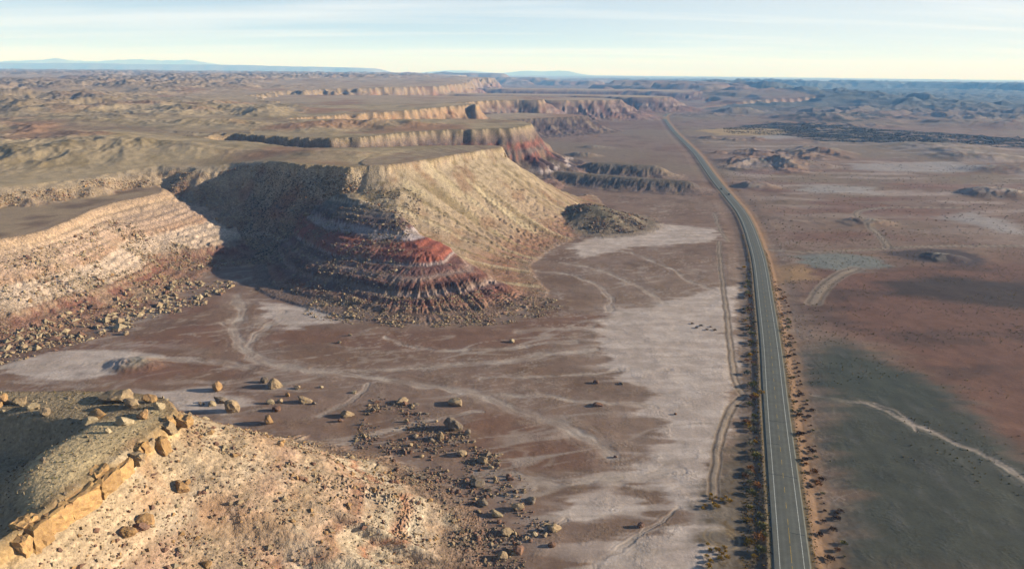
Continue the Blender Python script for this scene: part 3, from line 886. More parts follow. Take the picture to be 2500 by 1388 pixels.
# ------------------------------------------------------------------ terrain sheet
th_f = np.radians(np.arange(-43.0, 43.001, 0.079))
th_c = np.radians(np.linspace(-180, -44.0, 22))
th = np.concatenate([th_c, th_f, -th_c[::-1]])
rad = [2.0, 20, 45, 70, 85]
rr_ = 95.0
while rr_ < 62000:
    rad.append(rr_)
    k = np.interp(math.log(rr_), [math.log(v) for v in (95, 130, 300, 700, 1500, 4000, 12000, 60000)],
                  [.006, .0032, .0037, .0058, .0076, .0115, .017, .02])
    rr_ *= 1 + k
rad = np.array(rad)
TH, RR = np.meshgrid(th, rad)
GX = (np.sin(TH) * RR).astype(np.float32); GY = (np.cos(TH) * RR).astype(np.float32)
nr, nc_ = GX.shape
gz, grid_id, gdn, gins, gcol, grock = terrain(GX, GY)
print('sheet', GX.shape)
V = np.stack([GX.ravel(), GY.ravel(), gz.ravel()], 1)
I = np.arange(nr * nc_).reshape(nr, nc_)
Q = np.stack([I[:-1, :-1], I[:-1, 1:], I[1:, 1:], I[1:, :-1]], -1).reshape(-1, 4)
# vertex normals over the whole sheet so that the pieces meet without a seam
A = V.reshape(nr, nc_, 3)
du = np.gradient(A, axis=1); dv = np.gradient(A, axis=0)
NRM = np.cross(du, dv).reshape(-1, 3)
NRM /= np.linalg.norm(NRM, axis=1, keepdims=True) + 1e-12
NRM[NRM[:, 2] < 0] *= -1
rid4 = grid_id[Q]
fid = np.where((rid4 == rid4[:, :1]).all(1), rid4[:, 0], rid4.min(1))
far_face = np.hypot(V[Q[:, 0], 0], V[Q[:, 0], 1])
cz = V[Q, 2].mean(1) + far_face ** 2 / (2 * 6371000.0)
LAND = [
    (lambda: (fid == 0) & ~((far_face > 17000) & (cz > 60)), 'ground', 'wide brown desert floor with pale silt sheets and dry washes', 'ground'),
    (lambda: (fid == 0) & (far_face > 17000) & (cz > 60), 'distant_hills', 'pale blue mountains and tablelands faint on the horizon', 'mountains'),
    (lambda: fid == 1, 'plateau', 'rolling olive and tan plateau stretching away at upper left', 'plateau'),
    (lambda: fid == 2, 'mesa', 'flat topped mesa with pale yellow slope rising behind the banded butte', 'mesa'),
    (lambda: fid == 3, 'mesa', 'grassy mesa with red and black striped shaded flank behind the front mesa', 'mesa'),
    (lambda: fid == 4, 'mesa', 'mesa with an orange sunlit cliff end, third from the front', 'mesa'),
    (lambda: fid == 5, 'ridge', 'low dark shaded ridge jutting right below the orange cliff', 'ridge'),
    (lambda: fid == 6, 'mesa', 'far pale striped mesa directly behind the orange cliff', 'mesa'),
    (lambda: fid == 7, 'mesa', 'far red banded mesa pointing at the bend in the road', 'mesa'),
    (lambda: fid == 8, 'mesa', 'bluish far mesa left of the road where it vanishes', 'mesa'),
    (lambda: fid == 9, 'mesa', 'farthest hazy blue mesa of the row beyond the road bend', 'mesa'),
    (lambda: fid == 10, 'mesa', 'lower sunlit tan bench at the left edge with a rocky skirt of fallen blocks', 'mesa'),
    (lambda: fid == 11, 'butte', 'dark banded butte with red and white stripes and fluted nose', 'butte'),
    (lambda: fid == 12, 'spur', 'low grey spur reaching right almost to the road', 'ridge'),
    (lambda: fid == 13, 'spur', 'small ochre spur behind the low grey spur', 'ridge'),
    (lambda: fid == 14, 'knoll', 'dark olive knoll at the foot of the front mesa', 'hill'),
    (lambda: fid == 15, 'ridge', 'near sunlit tan ridge covered in rubble at lower left', 'ridge'),
]
done = np.zeros(len(Q), bool)
for fn, nm, lab, cat in LAND:
    m = fn() & ~done
    done |= m
    if not m.any():
        continue
    q = Q[m]
    uniq, inv = np.unique(q, return_inverse=True)
    me = mesh_np(nm, V[uniq], quads=inv.reshape(-1, 4), mats=[mat_land], smooth=True)
    ca = me.color_attributes.new('soil', 'FLOAT_COLOR', 'POINT')
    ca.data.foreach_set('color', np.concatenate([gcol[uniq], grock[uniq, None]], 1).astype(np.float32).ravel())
    me.normals_split_custom_set_from_vertices(NRM[uniq].astype(np.float32))
    tag(obj(nm, me), lab, cat, kind='structure')


def sample(x, y):
    """the built sheet under (x, y): height, land id, slope position, inside"""
    x = np.atleast_1d(np.asarray(x, float)); y = np.atleast_1d(np.asarray(y, float))
    fi = np.clip(np.interp(np.hypot(x, y), rad, np.arange(nr)), 0, nr - 1.001)
    fj = np.clip(np.interp(np.arctan2(x, y), th, np.arange(nc_)), 0, nc_ - 1.001)
    i = fi.astype(int); j = fj.astype(int); a = fi - i; c = fj - j
    Z = gz.reshape(nr, nc_)
    z = (Z[i, j] * (1 - c) + Z[i, j + 1] * c) * (1 - a) + (Z[i + 1, j] * (1 - c) + Z[i + 1, j + 1] * c) * a
    n = np.clip(np.rint(fi).astype(int), 0, nr - 1) * nc_ + np.clip(np.rint(fj).astype(int), 0, nc_ - 1)
    return z, grid_id[n], gdn[n], gins[n]


def ground_z(x, y):
    return sample(x, y)[0]


# ------------------------------------------------------------------ road
def resample(pl, step):
    seg = np.hypot(*np.diff(pl, axis=0).T); s = np.concatenate([[0], np.cumsum(seg)])
    q = np.concatenate([np.arange(0, 900, step), np.arange(900, s[-1], step * 4)])
    return np.stack([np.interp(q, s, pl[:, 0]), np.interp(q, s, pl[:, 1])], 1), q


RC, RS = resample(ROAD, 2.0)
for _ in range(30):   # fair the line
    RC[1:-1] = RC[1:-1] * .5 + (RC[:-2] + RC[2:]) * .25
RT = np.gradient(RC, axis=0); RT /= np.linalg.norm(RT, axis=1, keepdims=True)
RN = np.stack([RT[:, 1], -RT[:, 0]], 1)      # to the right
RLEN = np.concatenate([[0], np.cumsum(np.hypot(*np.diff(RC, axis=0).T))])


def earth(xy):
    return -(xy ** 2).sum(-1) / (2 * 6371000.0)


def ribbon(name, offs, z, mats, edge=None):
    off = np.array(offs)
    pts = RC[:, None, :] + RN[:, None, :] * off[None, :, None]
    zz = np.full(pts.shape[:2], z) + earth(RC)[:, None]
    if edge is not None:
        zz = zz + np.array(edge)[None]
    v = np.concatenate([pts, zz[..., None]], -1).reshape(-1, 3)
    n, k = pts.shape[:2]
    ii = np.arange(n * k).reshape(n, k)
    q = np.stack([ii[:-1, :-1], ii[:-1, 1:], ii[1:, 1:], ii[1:, :-1]], -1).reshape(-1, 4)
    return mesh_np(name, v, quads=q, mats=mats, smooth=False)


offs = [-5.5, -4.8, -3.3, -2.5, -1.7, -.9, 0, .9, 1.7, 2.5, 3.3, 4.8, 5.5]
road_me = ribbon('road', offs, ROAD_Z, [mat_asphalt], [-.45, 0, .01, .02, .03, .04, .05, .04, .03, .02, .01, 0, -.45])
wear = np.tile(np.array([.85, .95, 1.06, .92, 1.1, .93, 1.05, .93, 1.1, .92, 1.06, .95, .85]), len(RC))
wa = road_me.attributes.new('wear', 'FLOAT', 'POINT')
wa.data.foreach_set('value', wear.astype(np.float32))
road = tag(obj('road', road_me), 'grey two lane asphalt highway running away to the right of centre', 'road', kind='structure')


def at_road(s, off, z=ROAD_Z):
    x = np.interp(s, RLEN, RC[:, 0]); y = np.interp(s, RLEN, RC[:, 1])
    i = min(int(np.searchsorted(RLEN, s)), len(RC) - 1)
    n = RN[i]
    return x + n[0] * off, y + n[1] * off, z - (x * x + y * y) / (2 * 6371000.0)


for sd in (-1, 1):
    a, b_ = sorted((sd * 3.22, sd * 3.40))
    obj('edge_line', ribbon('edge_line', [a, b_], ROAD_Z + .022, [mat_white]), road)
s0 = float(RLEN[np.argmin(np.abs(RC[:, 1] - 150))])
for i in range(120):
    s = s0 + i * 9.2
    L = 3.4 if i > 3 else 8.0
    x0, y0, z0 = at_road(s, 0); x1, y1, z1 = at_road(s + L, 0)
    tx, ty = x1 - x0, y1 - y0; l = math.hypot(tx, ty); nx, ny = ty / l * .085, -tx / l * .085
    zz = ROAD_Z + .062
    me = mesh_np('centre_dash', [(x0 - nx, y0 - ny, zz), (x0 + nx, y0 + ny, zz), (x1 + nx, y1 + ny, zz), (x1 - nx, y1 - ny, zz)], quads=[(0, 1, 2, 3)], mats=[mat_yellow])
    obj('centre_dash', me, road)
for s, a, b_ in ((s0 + 66, -4.6, 4.6), (s0 + 107, -3.0, 3.0), (s0 + 148, -4.6, 1.2), (s0 + 33, .4, 4.6), (s0 + 88, -4.6, -.3), (s0 + 190, -4.6, 4.6), (s0 + 231, -2, 4.6), (s0 + 285, -4.6, 4.6)):   # sealed cracks across the lanes
    p = [at_road(s + random.uniform(-.35, .35), o_) for o_ in np.linspace(a, b_, 12)]
    v = []
    for q in p:
        v += [(q[0], q[1] - .11, ROAD_Z + .064), (q[0], q[1] + .11, ROAD_Z + .064)]
    obj('crack', mesh_np('crack', v, quads=[(2 * i, 2 * i + 2, 2 * i + 3, 2 * i + 1) for i in range(11)], mats=[mat_crack]), road)

# ------------------------------------------------------------------ rocks
def ico(sub):
    import bmesh
    bm = bmesh.new()
    bmesh.ops.create_icosphere(bm, subdivisions=sub, radius=1.0)
    v = np.array([p.co for p in bm.verts]); f = np.array([[q.index for q in p.verts] for p in bm.faces])
    bm.free()
    return v, f


ICO1, ICO2, ICO3 = ico(1), ico(2), ico(3)


def rock_shape(base, seed, planes=9, roundness=.35, rough=.05):
    r = np.random.default_rng(seed)
    v, f = base
    n = r.normal(size=(planes, 3)); n /= np.linalg.norm(n, axis=1, keepdims=True)
    h = r.uniform(.5, .92, planes)
    dots = v @ n.T
    lim = np.where(dots > .05, h / np.maximum(dots, .05), 9).min(1)
    rad = np.minimum(lim, 1.15)
    roundness *= .6
    rad = rad * (1 - roundness) + roundness * .85
    q = v * 2.3 + r.uniform(0, 50, 3)
    rad = rad * (1 + .13 * gn(q[:, 0] + q[:, 2], q[:, 1] - .6 * q[:, 2], seed))
    rad = rad * (1 + rough * r.normal(size=len(v)))
    return (v * rad[:, None]), f


ROCKS = {}
for kind, mat in (('tan', mat_tan), ('ochre', mat_ochre), ('rust', mat_rust), ('grey', mat_grey), ('pale', mat_pale)):
    ROCKS[kind] = []
    for i in range(5):
        v, f = rock_shape(ICO2, 100 + i, 8, .12, .03)
        ROCKS[kind].append(mesh_np('rock', v, tris=f, mats=[mat]))


def boulder(px, py, w_px, hk, kind, label, name='boulder', cat='boulder', group=None, seed=0, rz=None, round_=.35, depth=.8, z=0.0, tilt=(0, 0)):
    """one boulder whose foot stands at a photo pixel; w_px is its width there"""
    x, y = P(px, py, z)
    gz_ = float(ground_z(x, y)[0])
    x, y = P(px, py, gz_)
    gz_ = float(ground_z(x, y)[0])
    w = w_px / FPX * math.hypot(y, CAM_H - gz_) * .5 * 1.02
    v, f = rock_shape(ICO3, 500 + seed, 9, round_, .016)
    v = v * np.array([w * 1.12, w * depth * 1.1, w * hk * 1.12])
    me = mesh_np(name, v, tris=f, mats=[{'tan': mat_tan, 'ochre': mat_ochre, 'rust': mat_rust, 'grey': mat_grey, 'pale': mat_pale}[kind]], smooth=False)
    o = obj(name, me, loc=(x, y + w * depth * .6, gz_ + w * hk * .58), rot=(tilt[0], tilt[1], rz if rz is not None else random.uniform(-.5, .5)))
    return tag(o, label, cat, group)


BOULDERS = [  # foot px, py, width px, height ratio, colour, roundness, tilt, label
    (1105, 1050, 42, .78, 'grey', .55, .3, 'largest rounded grey boulder alone on the brown flat'),
    (1076, 1073, 20, 1.1, 'tan', .15, .1, 'pointed tan boulder just below the largest grey boulder'),
    (1143, 1062, 16, .9, 'grey', .3, .0, 'small grey boulder right of the largest grey boulder'),
    (1110, 990, 36, .6, 'tan', .2, .0, 'broken cluster boulder on the flat above the largest grey boulder'),
    (529, 955, 24, 1.15, 'ochre', .6, .0, 'upright rounded golden boulder standing alone beyond the near ridge tip'),
    (668, 948, 34, .72, 'tan', .55, .5, 'egg shaped tan boulder tilted against a darker one'),
    (643, 934, 18, .9, 'grey', .4, .0, 'dark upright boulder leaning against the egg shaped boulder'),
    (725, 950, 15, .6, 'tan', .3, .0, 'small flat tan boulder right of the egg shaped boulder'),
    (784, 946, 9, .6, 'pale', .3, .0, 'small pale stone far right of the egg shaped boulder'),
    (740, 985, 34, .6, 'tan', .25, .2, 'wedge shaped tan boulder in the middle of the boulder field'),
    (702, 968, 11, 1.0, 'ochre', .2, .0, 'small pointed golden stone beside the wedge shaped boulder'),
    (766, 987, 11, .6, 'grey', .3, .0, 'small dark stone touching the right of the wedge boulder'),
    (561, 1008, 34, .95, 'tan', .1, .0, 'big square cracked tan boulder nearest the near ridge tip'),
    (536, 985, 28, .75, 'grey', .1, .3, 'dark slab leaning on the square cracked boulder'),
    (516, 992, 16, .9, 'pale', .15, .0, 'pale boulder in the shade left of the dark slab'),
    (490, 990, 14, .8, 'grey', .2, .0, 'dark boulder leftmost of the group by the square boulder'),
    (660, 986, 20, .6, 'pale', .3, .0, 'pale flat boulder left of the small round one in the boulder field'),
    (684, 984, 14, .9, 'tan', .3, .0, 'small round boulder right of the pale flat boulder'),
    (673, 1004, 18, .8, 'rust', .2, .0, 'rusty boulder below the pale flat boulder'),
    (655, 1036, 24, 1.0, 'ochre', .1, .0, 'golden block beside the rubble at the ridge foot'),
    (502, 1028, 16, .9, 'pale', .2, .0, 'whitish boulder at the foot of the ridge tip'),
    (844, 1020, 30, .6, 'tan', .15, .0, 'low split tan boulder on the silt right of the boulder field'),
    (831, 1030, 12, .9, 'rust', .2, .0, 'small rusty stone in front of the low split boulder'),
    (980, 985, 28, .45, 'tan', .2, .0, 'low tan outcrop boulder left of the broken cluster'),
    (1016, 990, 14, .45, 'grey', .2, .0, 'flat stone between the low outcrop and broken cluster'),
    (864, 960, 14, .6, 'pale', .2, .0, 'single pale stone beside the thin wash on the flat'),
    (992, 1030, 9, 1.1, 'pale', .2, .0, 'small upright pale stone left of the largest grey boulder'),
    (1052, 1078, 12, .9, 'grey', .2, .0, 'little grey stone left of the pointed tan boulder'),
    (1125, 1112, 22, .7, 'tan', .1, .0, 'jagged tan boulder above the ridge foot rubble'),
    (1180, 1130, 20, 1.0, 'tan', .15, .0, 'squat tan boulder right of the jagged tan boulder'),
    (1196, 1144, 14, .7, 'pale', .2, .0, 'small pale stone below the squat tan boulder'),
    (1463, 992, 26, .35, 'rust', .2, .0, 'low rusty mound boulder alone on the streaked silt'),
    (1457, 936, 14, .7, 'rust', .2, .0, 'small dark rusty stone above the low rusty mound'),
    (1517, 938, 12, .5, 'grey', .2, .0, 'small grey stone right of the dark rusty stone'),
    (1250, 836, 12, .7, 'pale', .2, .0, 'pale stone at the right foot of the butte'),
    (828, 838, 9, .8, 'pale', .2, .0, 'small white stone below the butte'),
    (853, 820, 10, .8, 'pale', .2, .0, 'small pale stone close under the butte debris'),
    (307, 817, 14, .9, 'tan', .3, .0, 'round tan boulder at the foot of the left bench'),
    (1305, 1308, 13, .9, 'pale', .6, .0, 'smooth white boulder among brown rocks near the bottom'),
    (1355, 1298, 26, .7, 'tan', .15, .0, 'long tan boulder right of the smooth white boulder'),
    (1349, 1334, 18, .7, 'rust', .1, .0, 'boxy rusty boulder below the smooth white boulder'),
    (1265, 1350, 28, .6, 'rust', .1, .2, 'angular rusty slab at the bottom below the white boulder'),
    (1563, 1288, 16, 1.0, 'rust', .2, .0, 'solitary rusty boulder on the pale silt near the bottom'),
    (1262, 1246, 30, .7, 'tan', .15, .0, 'large tan boulder right of the banded ridge foot'),
    (1298, 1228, 24, .45, 'grey', .2, .0, 'flat grey boulder above the large tan boulder at the ridge foot'),
    (1212, 1263, 26, .6, 'pale', .15, .2, 'pale slab between the banded ridge foot and large tan boulder'),
    (1237, 1306, 26, .6, 'tan', .15, .0, 'brown boulder left of the smooth white boulder'),
    (1165, 1186, 30, .6, 'grey', .15, .2, 'dark slab resting at the ridge foot by the rubble'),
    (1180, 1235, 28, .6, 'grey', .15, .0, 'dark angular boulder beside the banded ridge ribs'),
    (1225, 1365, 22, .8, 'tan', .15, .0, 'tan boulder at the bottom edge left of the rusty slab'),
    (1502, 1117, 8, .9, 'rust', .2, .0, 'tiny dark stone alone on the pale silt'),
    (1650, 802 + 210, 7, .8, 'rust', .2, .0, 'tiny dark stone on the silt sheet beside the track'),
]
for i, (px, py, w, hk, kd, ro, ti, lab) in enumerate(BOULDERS):
    boulder(px, py, w, hk, kd, lab, seed=i, round_=ro, tilt=(0, ti), depth=.7 + .25 * ((i * 37) % 10) / 10)

# big rocks on the top of the near ridge
TOPROCK = [(278, 985, 62, .5, 'long cracked sandstone slab across the near ridge top'), (235, 1030, 40, .6, 'tan block left below the long cracked slab'), (212, 1042, 34, .55, 'pale rounded slab at the lip of the sandy bowl'),
           (318, 1000, 40, .7, 'broad block right of the long cracked slab'), (345, 1025, 36, .6, 'block between the ledge and the broad block'), (300, 1042, 34, .6, 'round tan block above the sandy bowl'),
           (330, 960, 30, .8, 'block on the far rim of the near ridge top'), (362, 985, 28, .8, 'blocky rock at the right corner of the ridge top'), (385, 1000, 24, .8, 'last rim rock before the ridge tip'),
           (52, 1048, 36, .75, 'rounded tan boulder in the dark rock line at left'), (10, 1035, 34, .8, 'tan boulder at the left edge in the dark rock line'), (88, 1050, 22, .8, 'small boulder right of the rounded tan boulder in the rock line'),
           (112, 1042, 26, .7, 'end boulder of the dark rock line on the ridge top'), (5, 1062, 22, .8, 'low boulder below the rock line at the left edge'),
           (250, 945, 24, .6, 'small block at the back rim beside the long slab'), (205, 944, 20, .6, 'block on the back rim left of centre'), (140, 945, 22, .5, 'low block on the back rim above the dark turf'), (60, 945, 22, .5, 'low block on the back rim near the left edge'),
           (12, 942, 30, .9, 'tall golden boulder at the far left of the back rim'), (288, 942, 26, .8, 'golden block at the back rim right of centre'), (262, 1060, 16, .9, 'small dark stone beside the ledge end')]
for i, (px, py, w, hk, lab) in enumerate(TOPROCK):
    boulder(px, py, w, hk, ['tan', 'ochre', 'pale'][i % 3], lab, seed=80 + i, round_=.04, depth=.9, z=39.0, name='boulder')

# the caprock ledge along the near ridge, block by block
ledge_px = chaikin([(26, 1322), (120, 1255), (232, 1178), (262, 1150), (330, 1092), (392, 1048), (438, 1015)], 2, False)
ledge = bpy.data.objects.new('caprock_ledge', None)
COL.objects.link(ledge)
LP = np.array([P(a, b, 39.5) for a, b in ledge_px])
tag(ledge, 'golden sandstone ledge of cracked blocks along the crest of the near ridge', 'rock ledge')
seg = np.concatenate([[0], np.cumsum(np.hypot(*np.diff(LP, axis=0).T))])
import bmesh
ledge.location = (LP[0][0], LP[0][1], 34.0)


def ledge_block(c0, L, Hh, Dp, out, top, mat, tilt=.04, seed=0):
    x = np.interp(c0, seg, LP[:, 0]); y = np.interp(c0, seg, LP[:, 1])
    x2 = np.interp(c0 + 1, seg, LP[:, 0]); y2 = np.interp(c0 + 1, seg, LP[:, 1])
    ang = math.atan2(y2 - y, x2 - x)
    bm = bmesh.new()
    bmesh.ops.create_cube(bm, size=1.0)
    bmesh.ops.subdivide_edges(bm, edges=bm.edges[:], cuts=4, use_grid_fill=True)
    co = np.array([v.co for v in bm.verts])
    k_ = (np.abs(co) > .49).sum(1)
    co = co * np.where(k_ == 3, .955, np.where(k_ == 2, .985, 1.0))[:, None] * np.array([L, Dp, Hh])
    co[:, 0] += co[:, 2] * random.uniform(-.18, .18); co[:, 1] += co[:, 2] * random.uniform(-.10, .12)
    rr2 = np.random.default_rng(900 + seed)
    nz = np.stack([gn(co[:, 0] * .7 + 9 * j + seed, co[:, 1] * .6 + co[:, 2] * .9 + 5 * j, 90 + j) for j in range(3)], 1)
    co = co + nz * .5 + rr2.normal(size=co.shape) * .06
    for v, p in zip(bm.verts, co):
        v.co = p
    me = bpy.data.meshes.new('block'); bm.to_mesh(me); bm.free()
    me.materials.append(mat)
    o = obj('block', me)
    nx_, ny_ = math.sin(ang), -math.cos(ang)
    if nx_ < 0: nx_, ny_ = -nx_, -ny_
    o.location = (x + nx_ * out - ledge.location.x, y + ny_ * out - ledge.location.y, top - Hh * .5 - ledge.location.z)
    o.rotation_euler = (random.uniform(-tilt, tilt), random.uniform(-tilt, tilt), ang + random.uniform(-.10, .10))
    o.parent = ledge


s = 0.0; bi = 0
while s < seg[-1] * .60:                      # the long cracked wall
    L = random.choice([1.5, 2.6, 3.6, 5.0, 6.8]) * random.uniform(.85, 1.15)
    ledge_block(s + L / 2, L, random.uniform(4.8, 5.8), random.uniform(3.4, 4.6), random.uniform(.3, 1.15), 40.3 + random.uniform(-.8, .35), mat_ledge, .03, bi)
    if random.random() < .55:                 # a thinner broken bed on top, set back
        ledge_block(s + L / 2 + random.uniform(-.6, .6), L * random.uniform(.6, 1.2), random.uniform(.5, 1.0), random.uniform(2.0, 3.4), random.uniform(-2.2, -.4), 41.2 + random.uniform(-.25, .35), mat_ledge if bi % 3 else mat_pale, .06, 300 + bi)
    s += L * (1.0 if random.random() < .7 else 1.08); bi += 1
while s < seg[-1] - .5:                       # the tumbled end towards the tip
    L = random.uniform(.7, 3.2)
    if random.random() < .78:
        ledge_block(s + L / 2, L, random.uniform(2.4, 4.8), random.uniform(1.8, 4.0), random.uniform(.4, 3.4), 40.9 + random.uniform(-2.0, .6), mat_ledge if bi % 3 else mat_tan, .22, bi)
    s += L * random.uniform(.6, 1.3); bi += 1


def scatter(n, x0, x1, y0, y1, keep):
    out = []
    tot = 0
    for _ in range(40):
        x = rng.uniform(x0, x1, n * 3); y = rng.uniform(y0, y1, n * 3)
        z_, k, dn_, ins = sample(x, y)
        m = keep(x, y, z_, k, dn_, ins)
        out.append(np.stack([x[m], y[m], z_[m], dn_[m]], 1)); tot += m.sum()
        if tot >= n: break
    return np.concatenate(out)[:n]


OCT = (np.array([(1, 0, 0), (-1, 0, 0), (0, 1, 0), (0, -1, 0), (0, 0, 1), (0, 0, -1)], float),
       np.array([(0, 2, 4), (2, 1, 4), (1, 3, 4), (3, 0, 4), (2, 0, 5), (1, 2, 5), (3, 1, 5), (0, 3, 5)]))
STUFF_SHAPES = [(OCT[0] * np.random.default_rng(300 + i).uniform(.7, 1.25, (6, 1)) + np.random.default_rng(330 + i).normal(0, .16, (6, 3)), OCT[1]) for i in range(8)]


def rubble(name, pts, sizes, mats, label, weights, flat=.7):
    vs, fs, mi = [], [], []
    base = 0
    n = len(pts)
    pick = rng.integers(0, 8, n)
    mat_i = rng.choice(len(mats), n, p=weights)
    for k in range(8):
        idx = np.nonzero(pick == k)[0]
        if idx.size == 0: continue
        v, f = STUFF_SHAPES[k]
        a = rng.uniform(0, 6.28, idx.size); c_, s_ = np.cos(a), np.sin(a)
        sc = sizes[idx][:, None] * rng.uniform(.6, 1.3, (idx.size, 3)) * np.array([1, 1, flat])
        L = v[None] * sc[:, None, :]
        X = L[..., 0] * c_[:, None] - L[..., 1] * s_[:, None]; Y = L[..., 0] * s_[:, None] + L[..., 1] * c_[:, None]
        W_ = np.stack([X + pts[idx, 0:1], Y + pts[idx, 1:2], L[..., 2] + pts[idx, 2:3] + sc[:, 2:3] * .3], -1)
        vs.append(W_.reshape(-1, 3))
        fs.append((f[None] + (np.arange(idx.size) * len(v))[:, None, None] + base).reshape(-1, 3))
        mi.append(np.repeat(mat_i[idx], len(f)))
        base += idx.size * len(v)
    me = mesh_np(name, np.concatenate(vs), tris=np.concatenate(fs), mats=mats)
    me.polygons.foreach_set('material_index', np.concatenate(mi).astype(np.int32))
    return tag(obj(name, me), label, 'rubble', kind='stuff')


RIDGE_K, BENCH_K, BUTTE_K, MESA_K = 15, 10, 11, 2


def clump(x, y, lam, lo, seed):
    return fbm(x, y, lam, 3, seed) + rng.uniform(-.25, .25, len(x)) > lo


p1 = scatter(15000, -175, 5, 110, 270, lambda x, y, z, k, d, i: (k == RIDGE_K) & (d > .015) & clump(x, y, 12, -.05, 71))
rubble('rubble', p1, rng.gamma(1.2, .07, len(p1)) + .06, [mat_pale, mat_tan, mat_rust], 'loose tan stones strewn over the near ridge slope', [.6, .3, .1])
p1b = scatter(3200, -110, 5, 118, 260, lambda x, y, z, k, d, i: (k == RIDGE_K) & (d > .03) & clump(x, y, 10, .08, 71))
rubble('rubble', p1b, rng.gamma(1.6, .13, len(p1b)) + .22, [mat_tan, mat_rust, mat_ochre, mat_pale], 'drifts of larger rusty stones down the near ridge slope', [.35, .3, .2, .15])
p2 = scatter(3400, -60, 40, 165, 300, lambda x, y, z, k, d, i: clump(x, y, 15, .02, 171) & ((k == 0) & (z < 2) & (np.hypot(x + 95, (y - 180) * 1.1) < 103 + 14 * fbm(x, y, 14, 2, 72)) & (np.hypot(x + 95, (y - 180) * 1.2) > 70)))
rubble('rubble', p2, rng.gamma(1.3, .17, len(p2)) + .1, [mat_tan, mat_grey, mat_rust], 'brown rock debris fringing the foot of the near ridge', [.4, .3, .3])
p3 = scatter(7000, -330, -170, 300, 480, lambda x, y, z, k, d, i: (k == BENCH_K) & (d > .1) & clump(x, y, 22, .1 - .15 * (d > .8), 73))
rubble('rubble', p3, rng.gamma(1.4, .2, len(p3)) + .18, [mat_tan, mat_pale, mat_rust, mat_ochre], 'scattered blocks on the sunlit face of the left bench', [.4, .3, .15, .15])
p3b = scatter(2000, -330, -180, 290, 440, lambda x, y, z, k, d, i: ((k == BENCH_K) & (d > .75) | (k == 0)) & (z < 8) & (np.abs((x + 250) - (y - 330) * .62) < 30) & clump(x, y, 16, -.1, 74))
rubble('rubble', p3b, rng.gamma(.9, .5, len(p3b)) + .2, [mat_tan, mat_pale, mat_rust], 'piled pale boulders along the foot of the left bench', [.45, .35, .2])
p4 = scatter(6000, -200, 40, 360, 540, lambda x, y, z, k, d, i: (k == BUTTE_K) & (d > .1) & clump(x, y, 20, .05 + .5 * (x > -70), 75))
rubble('rubble', p4, rng.gamma(1.4, .18, len(p4)) + .16, [mat_grey, mat_pale, mat_rust], 'fallen stones on the shaded face of the banded butte', [.45, .35, .2])
p4b = scatter(3600, -120, 30, 345, 410, lambda x, y, z, k, d, i: (z < 6) & (np.hypot((x + 50) / 80, (y - 395) / 38) < 1) & clump(x, y, 14, .0, 76))
rubble('rubble', p4b, rng.gamma(1.4, .18, len(p4b)) + .18, [mat_tan, mat_pale, mat_rust], 'tan debris skirt at the front foot of the banded butte', [.5, .3, .2])
p5 = scatter(20000, -420, 130, 380, 760, lambda x, y, z, k, d, i: (k == MESA_K) & (d > .02) & (d < 1.1) & clump(x, y, 26, .0 + .14 * (x < -160) + .22 * ((x > -100) & (x < 0) & (d < .5)), 77))
rubble('rubble', p5, rng.gamma(1.2, .22, len(p5)) + .2, [mat_tan, mat_grey, mat_rust, mat_ochre], 'dark and tan rocks scattered down the front mesa slopes', [.35, .3, .2, .15])
p6 = scatter(2500, -10, 140, 560, 700, lambda x, y, z, k, d, i: ((k == 14) | (k == MESA_K)) & clump(x, y, 20, .05, 78))
rubble('rubble', p6, rng.gamma(1.4, .25, len(p6)) + .25, [mat_grey, mat_rust], 'dark rocks around the olive knoll', [.6, .4])

p7 = scatter(4200, -200, -88, 95, 215, lambda x, y, z, k, d, i: (k == RIDGE_K) & (d < 0) & clump(x, y, 9, -.05, 79))
rubble('rubble', p7, rng.gamma(.9, .14, len(p7)) + .08, [mat_tan, mat_pale, mat_grey], 'small stones lying on the flat top of the near ridge', [.4, .4, .2])

# larger rocks, one object each
def rock_set(n, pts, size, kinds, label, group, name='rock'):
    rows = []
    for i in range(min(n, len(pts))):
        kd = kinds[i % len(kinds)]
        s_ = size() 
        o = obj(name, ROCKS[kd][random.randrange(5)], loc=(pts[i][0], pts[i][1], pts[i][2] + s_ * .28),
                rot=(random.uniform(-.4, .4), random.uniform(-.4, .4), random.uniform(0, 6.3)),
                scale=(s_ * random.uniform(.8, 1.3), s_ * random.uniform(.7, 1.1), s_ * random.uniform(.55, .95)))
        rows.append((o, kd, pts[i]))
    # tell them apart by colour, by how far up they lie and by their order from the left
    def pix(p):
        d = np.array([p[0], p[1], p[2] - CAM_H]); w = d @ _f
        return d @ _r / w, -(d @ _u) / w
    rows = [(o, kd) + pix(p) for o, kd, p in rows]
    cut = np.quantile([q[3] for q in rows], [1 / 3, 2 / 3])
    sets = {}
    for o, kd, u_, v_ in rows:
        sets.setdefault((kd, int(np.searchsorted(cut, v_))), []).append((u_, o))
    for (kd, zi), lst in sets.items():
        for n_, (_, o) in enumerate(sorted(lst, key=lambda q: q[0])):
            tag(o, f"{RCOL[kd]} {label}, {['upper', 'middle', 'lower'][zi]} third, {ORD(n_ + 1)} from left", 'rock', group)


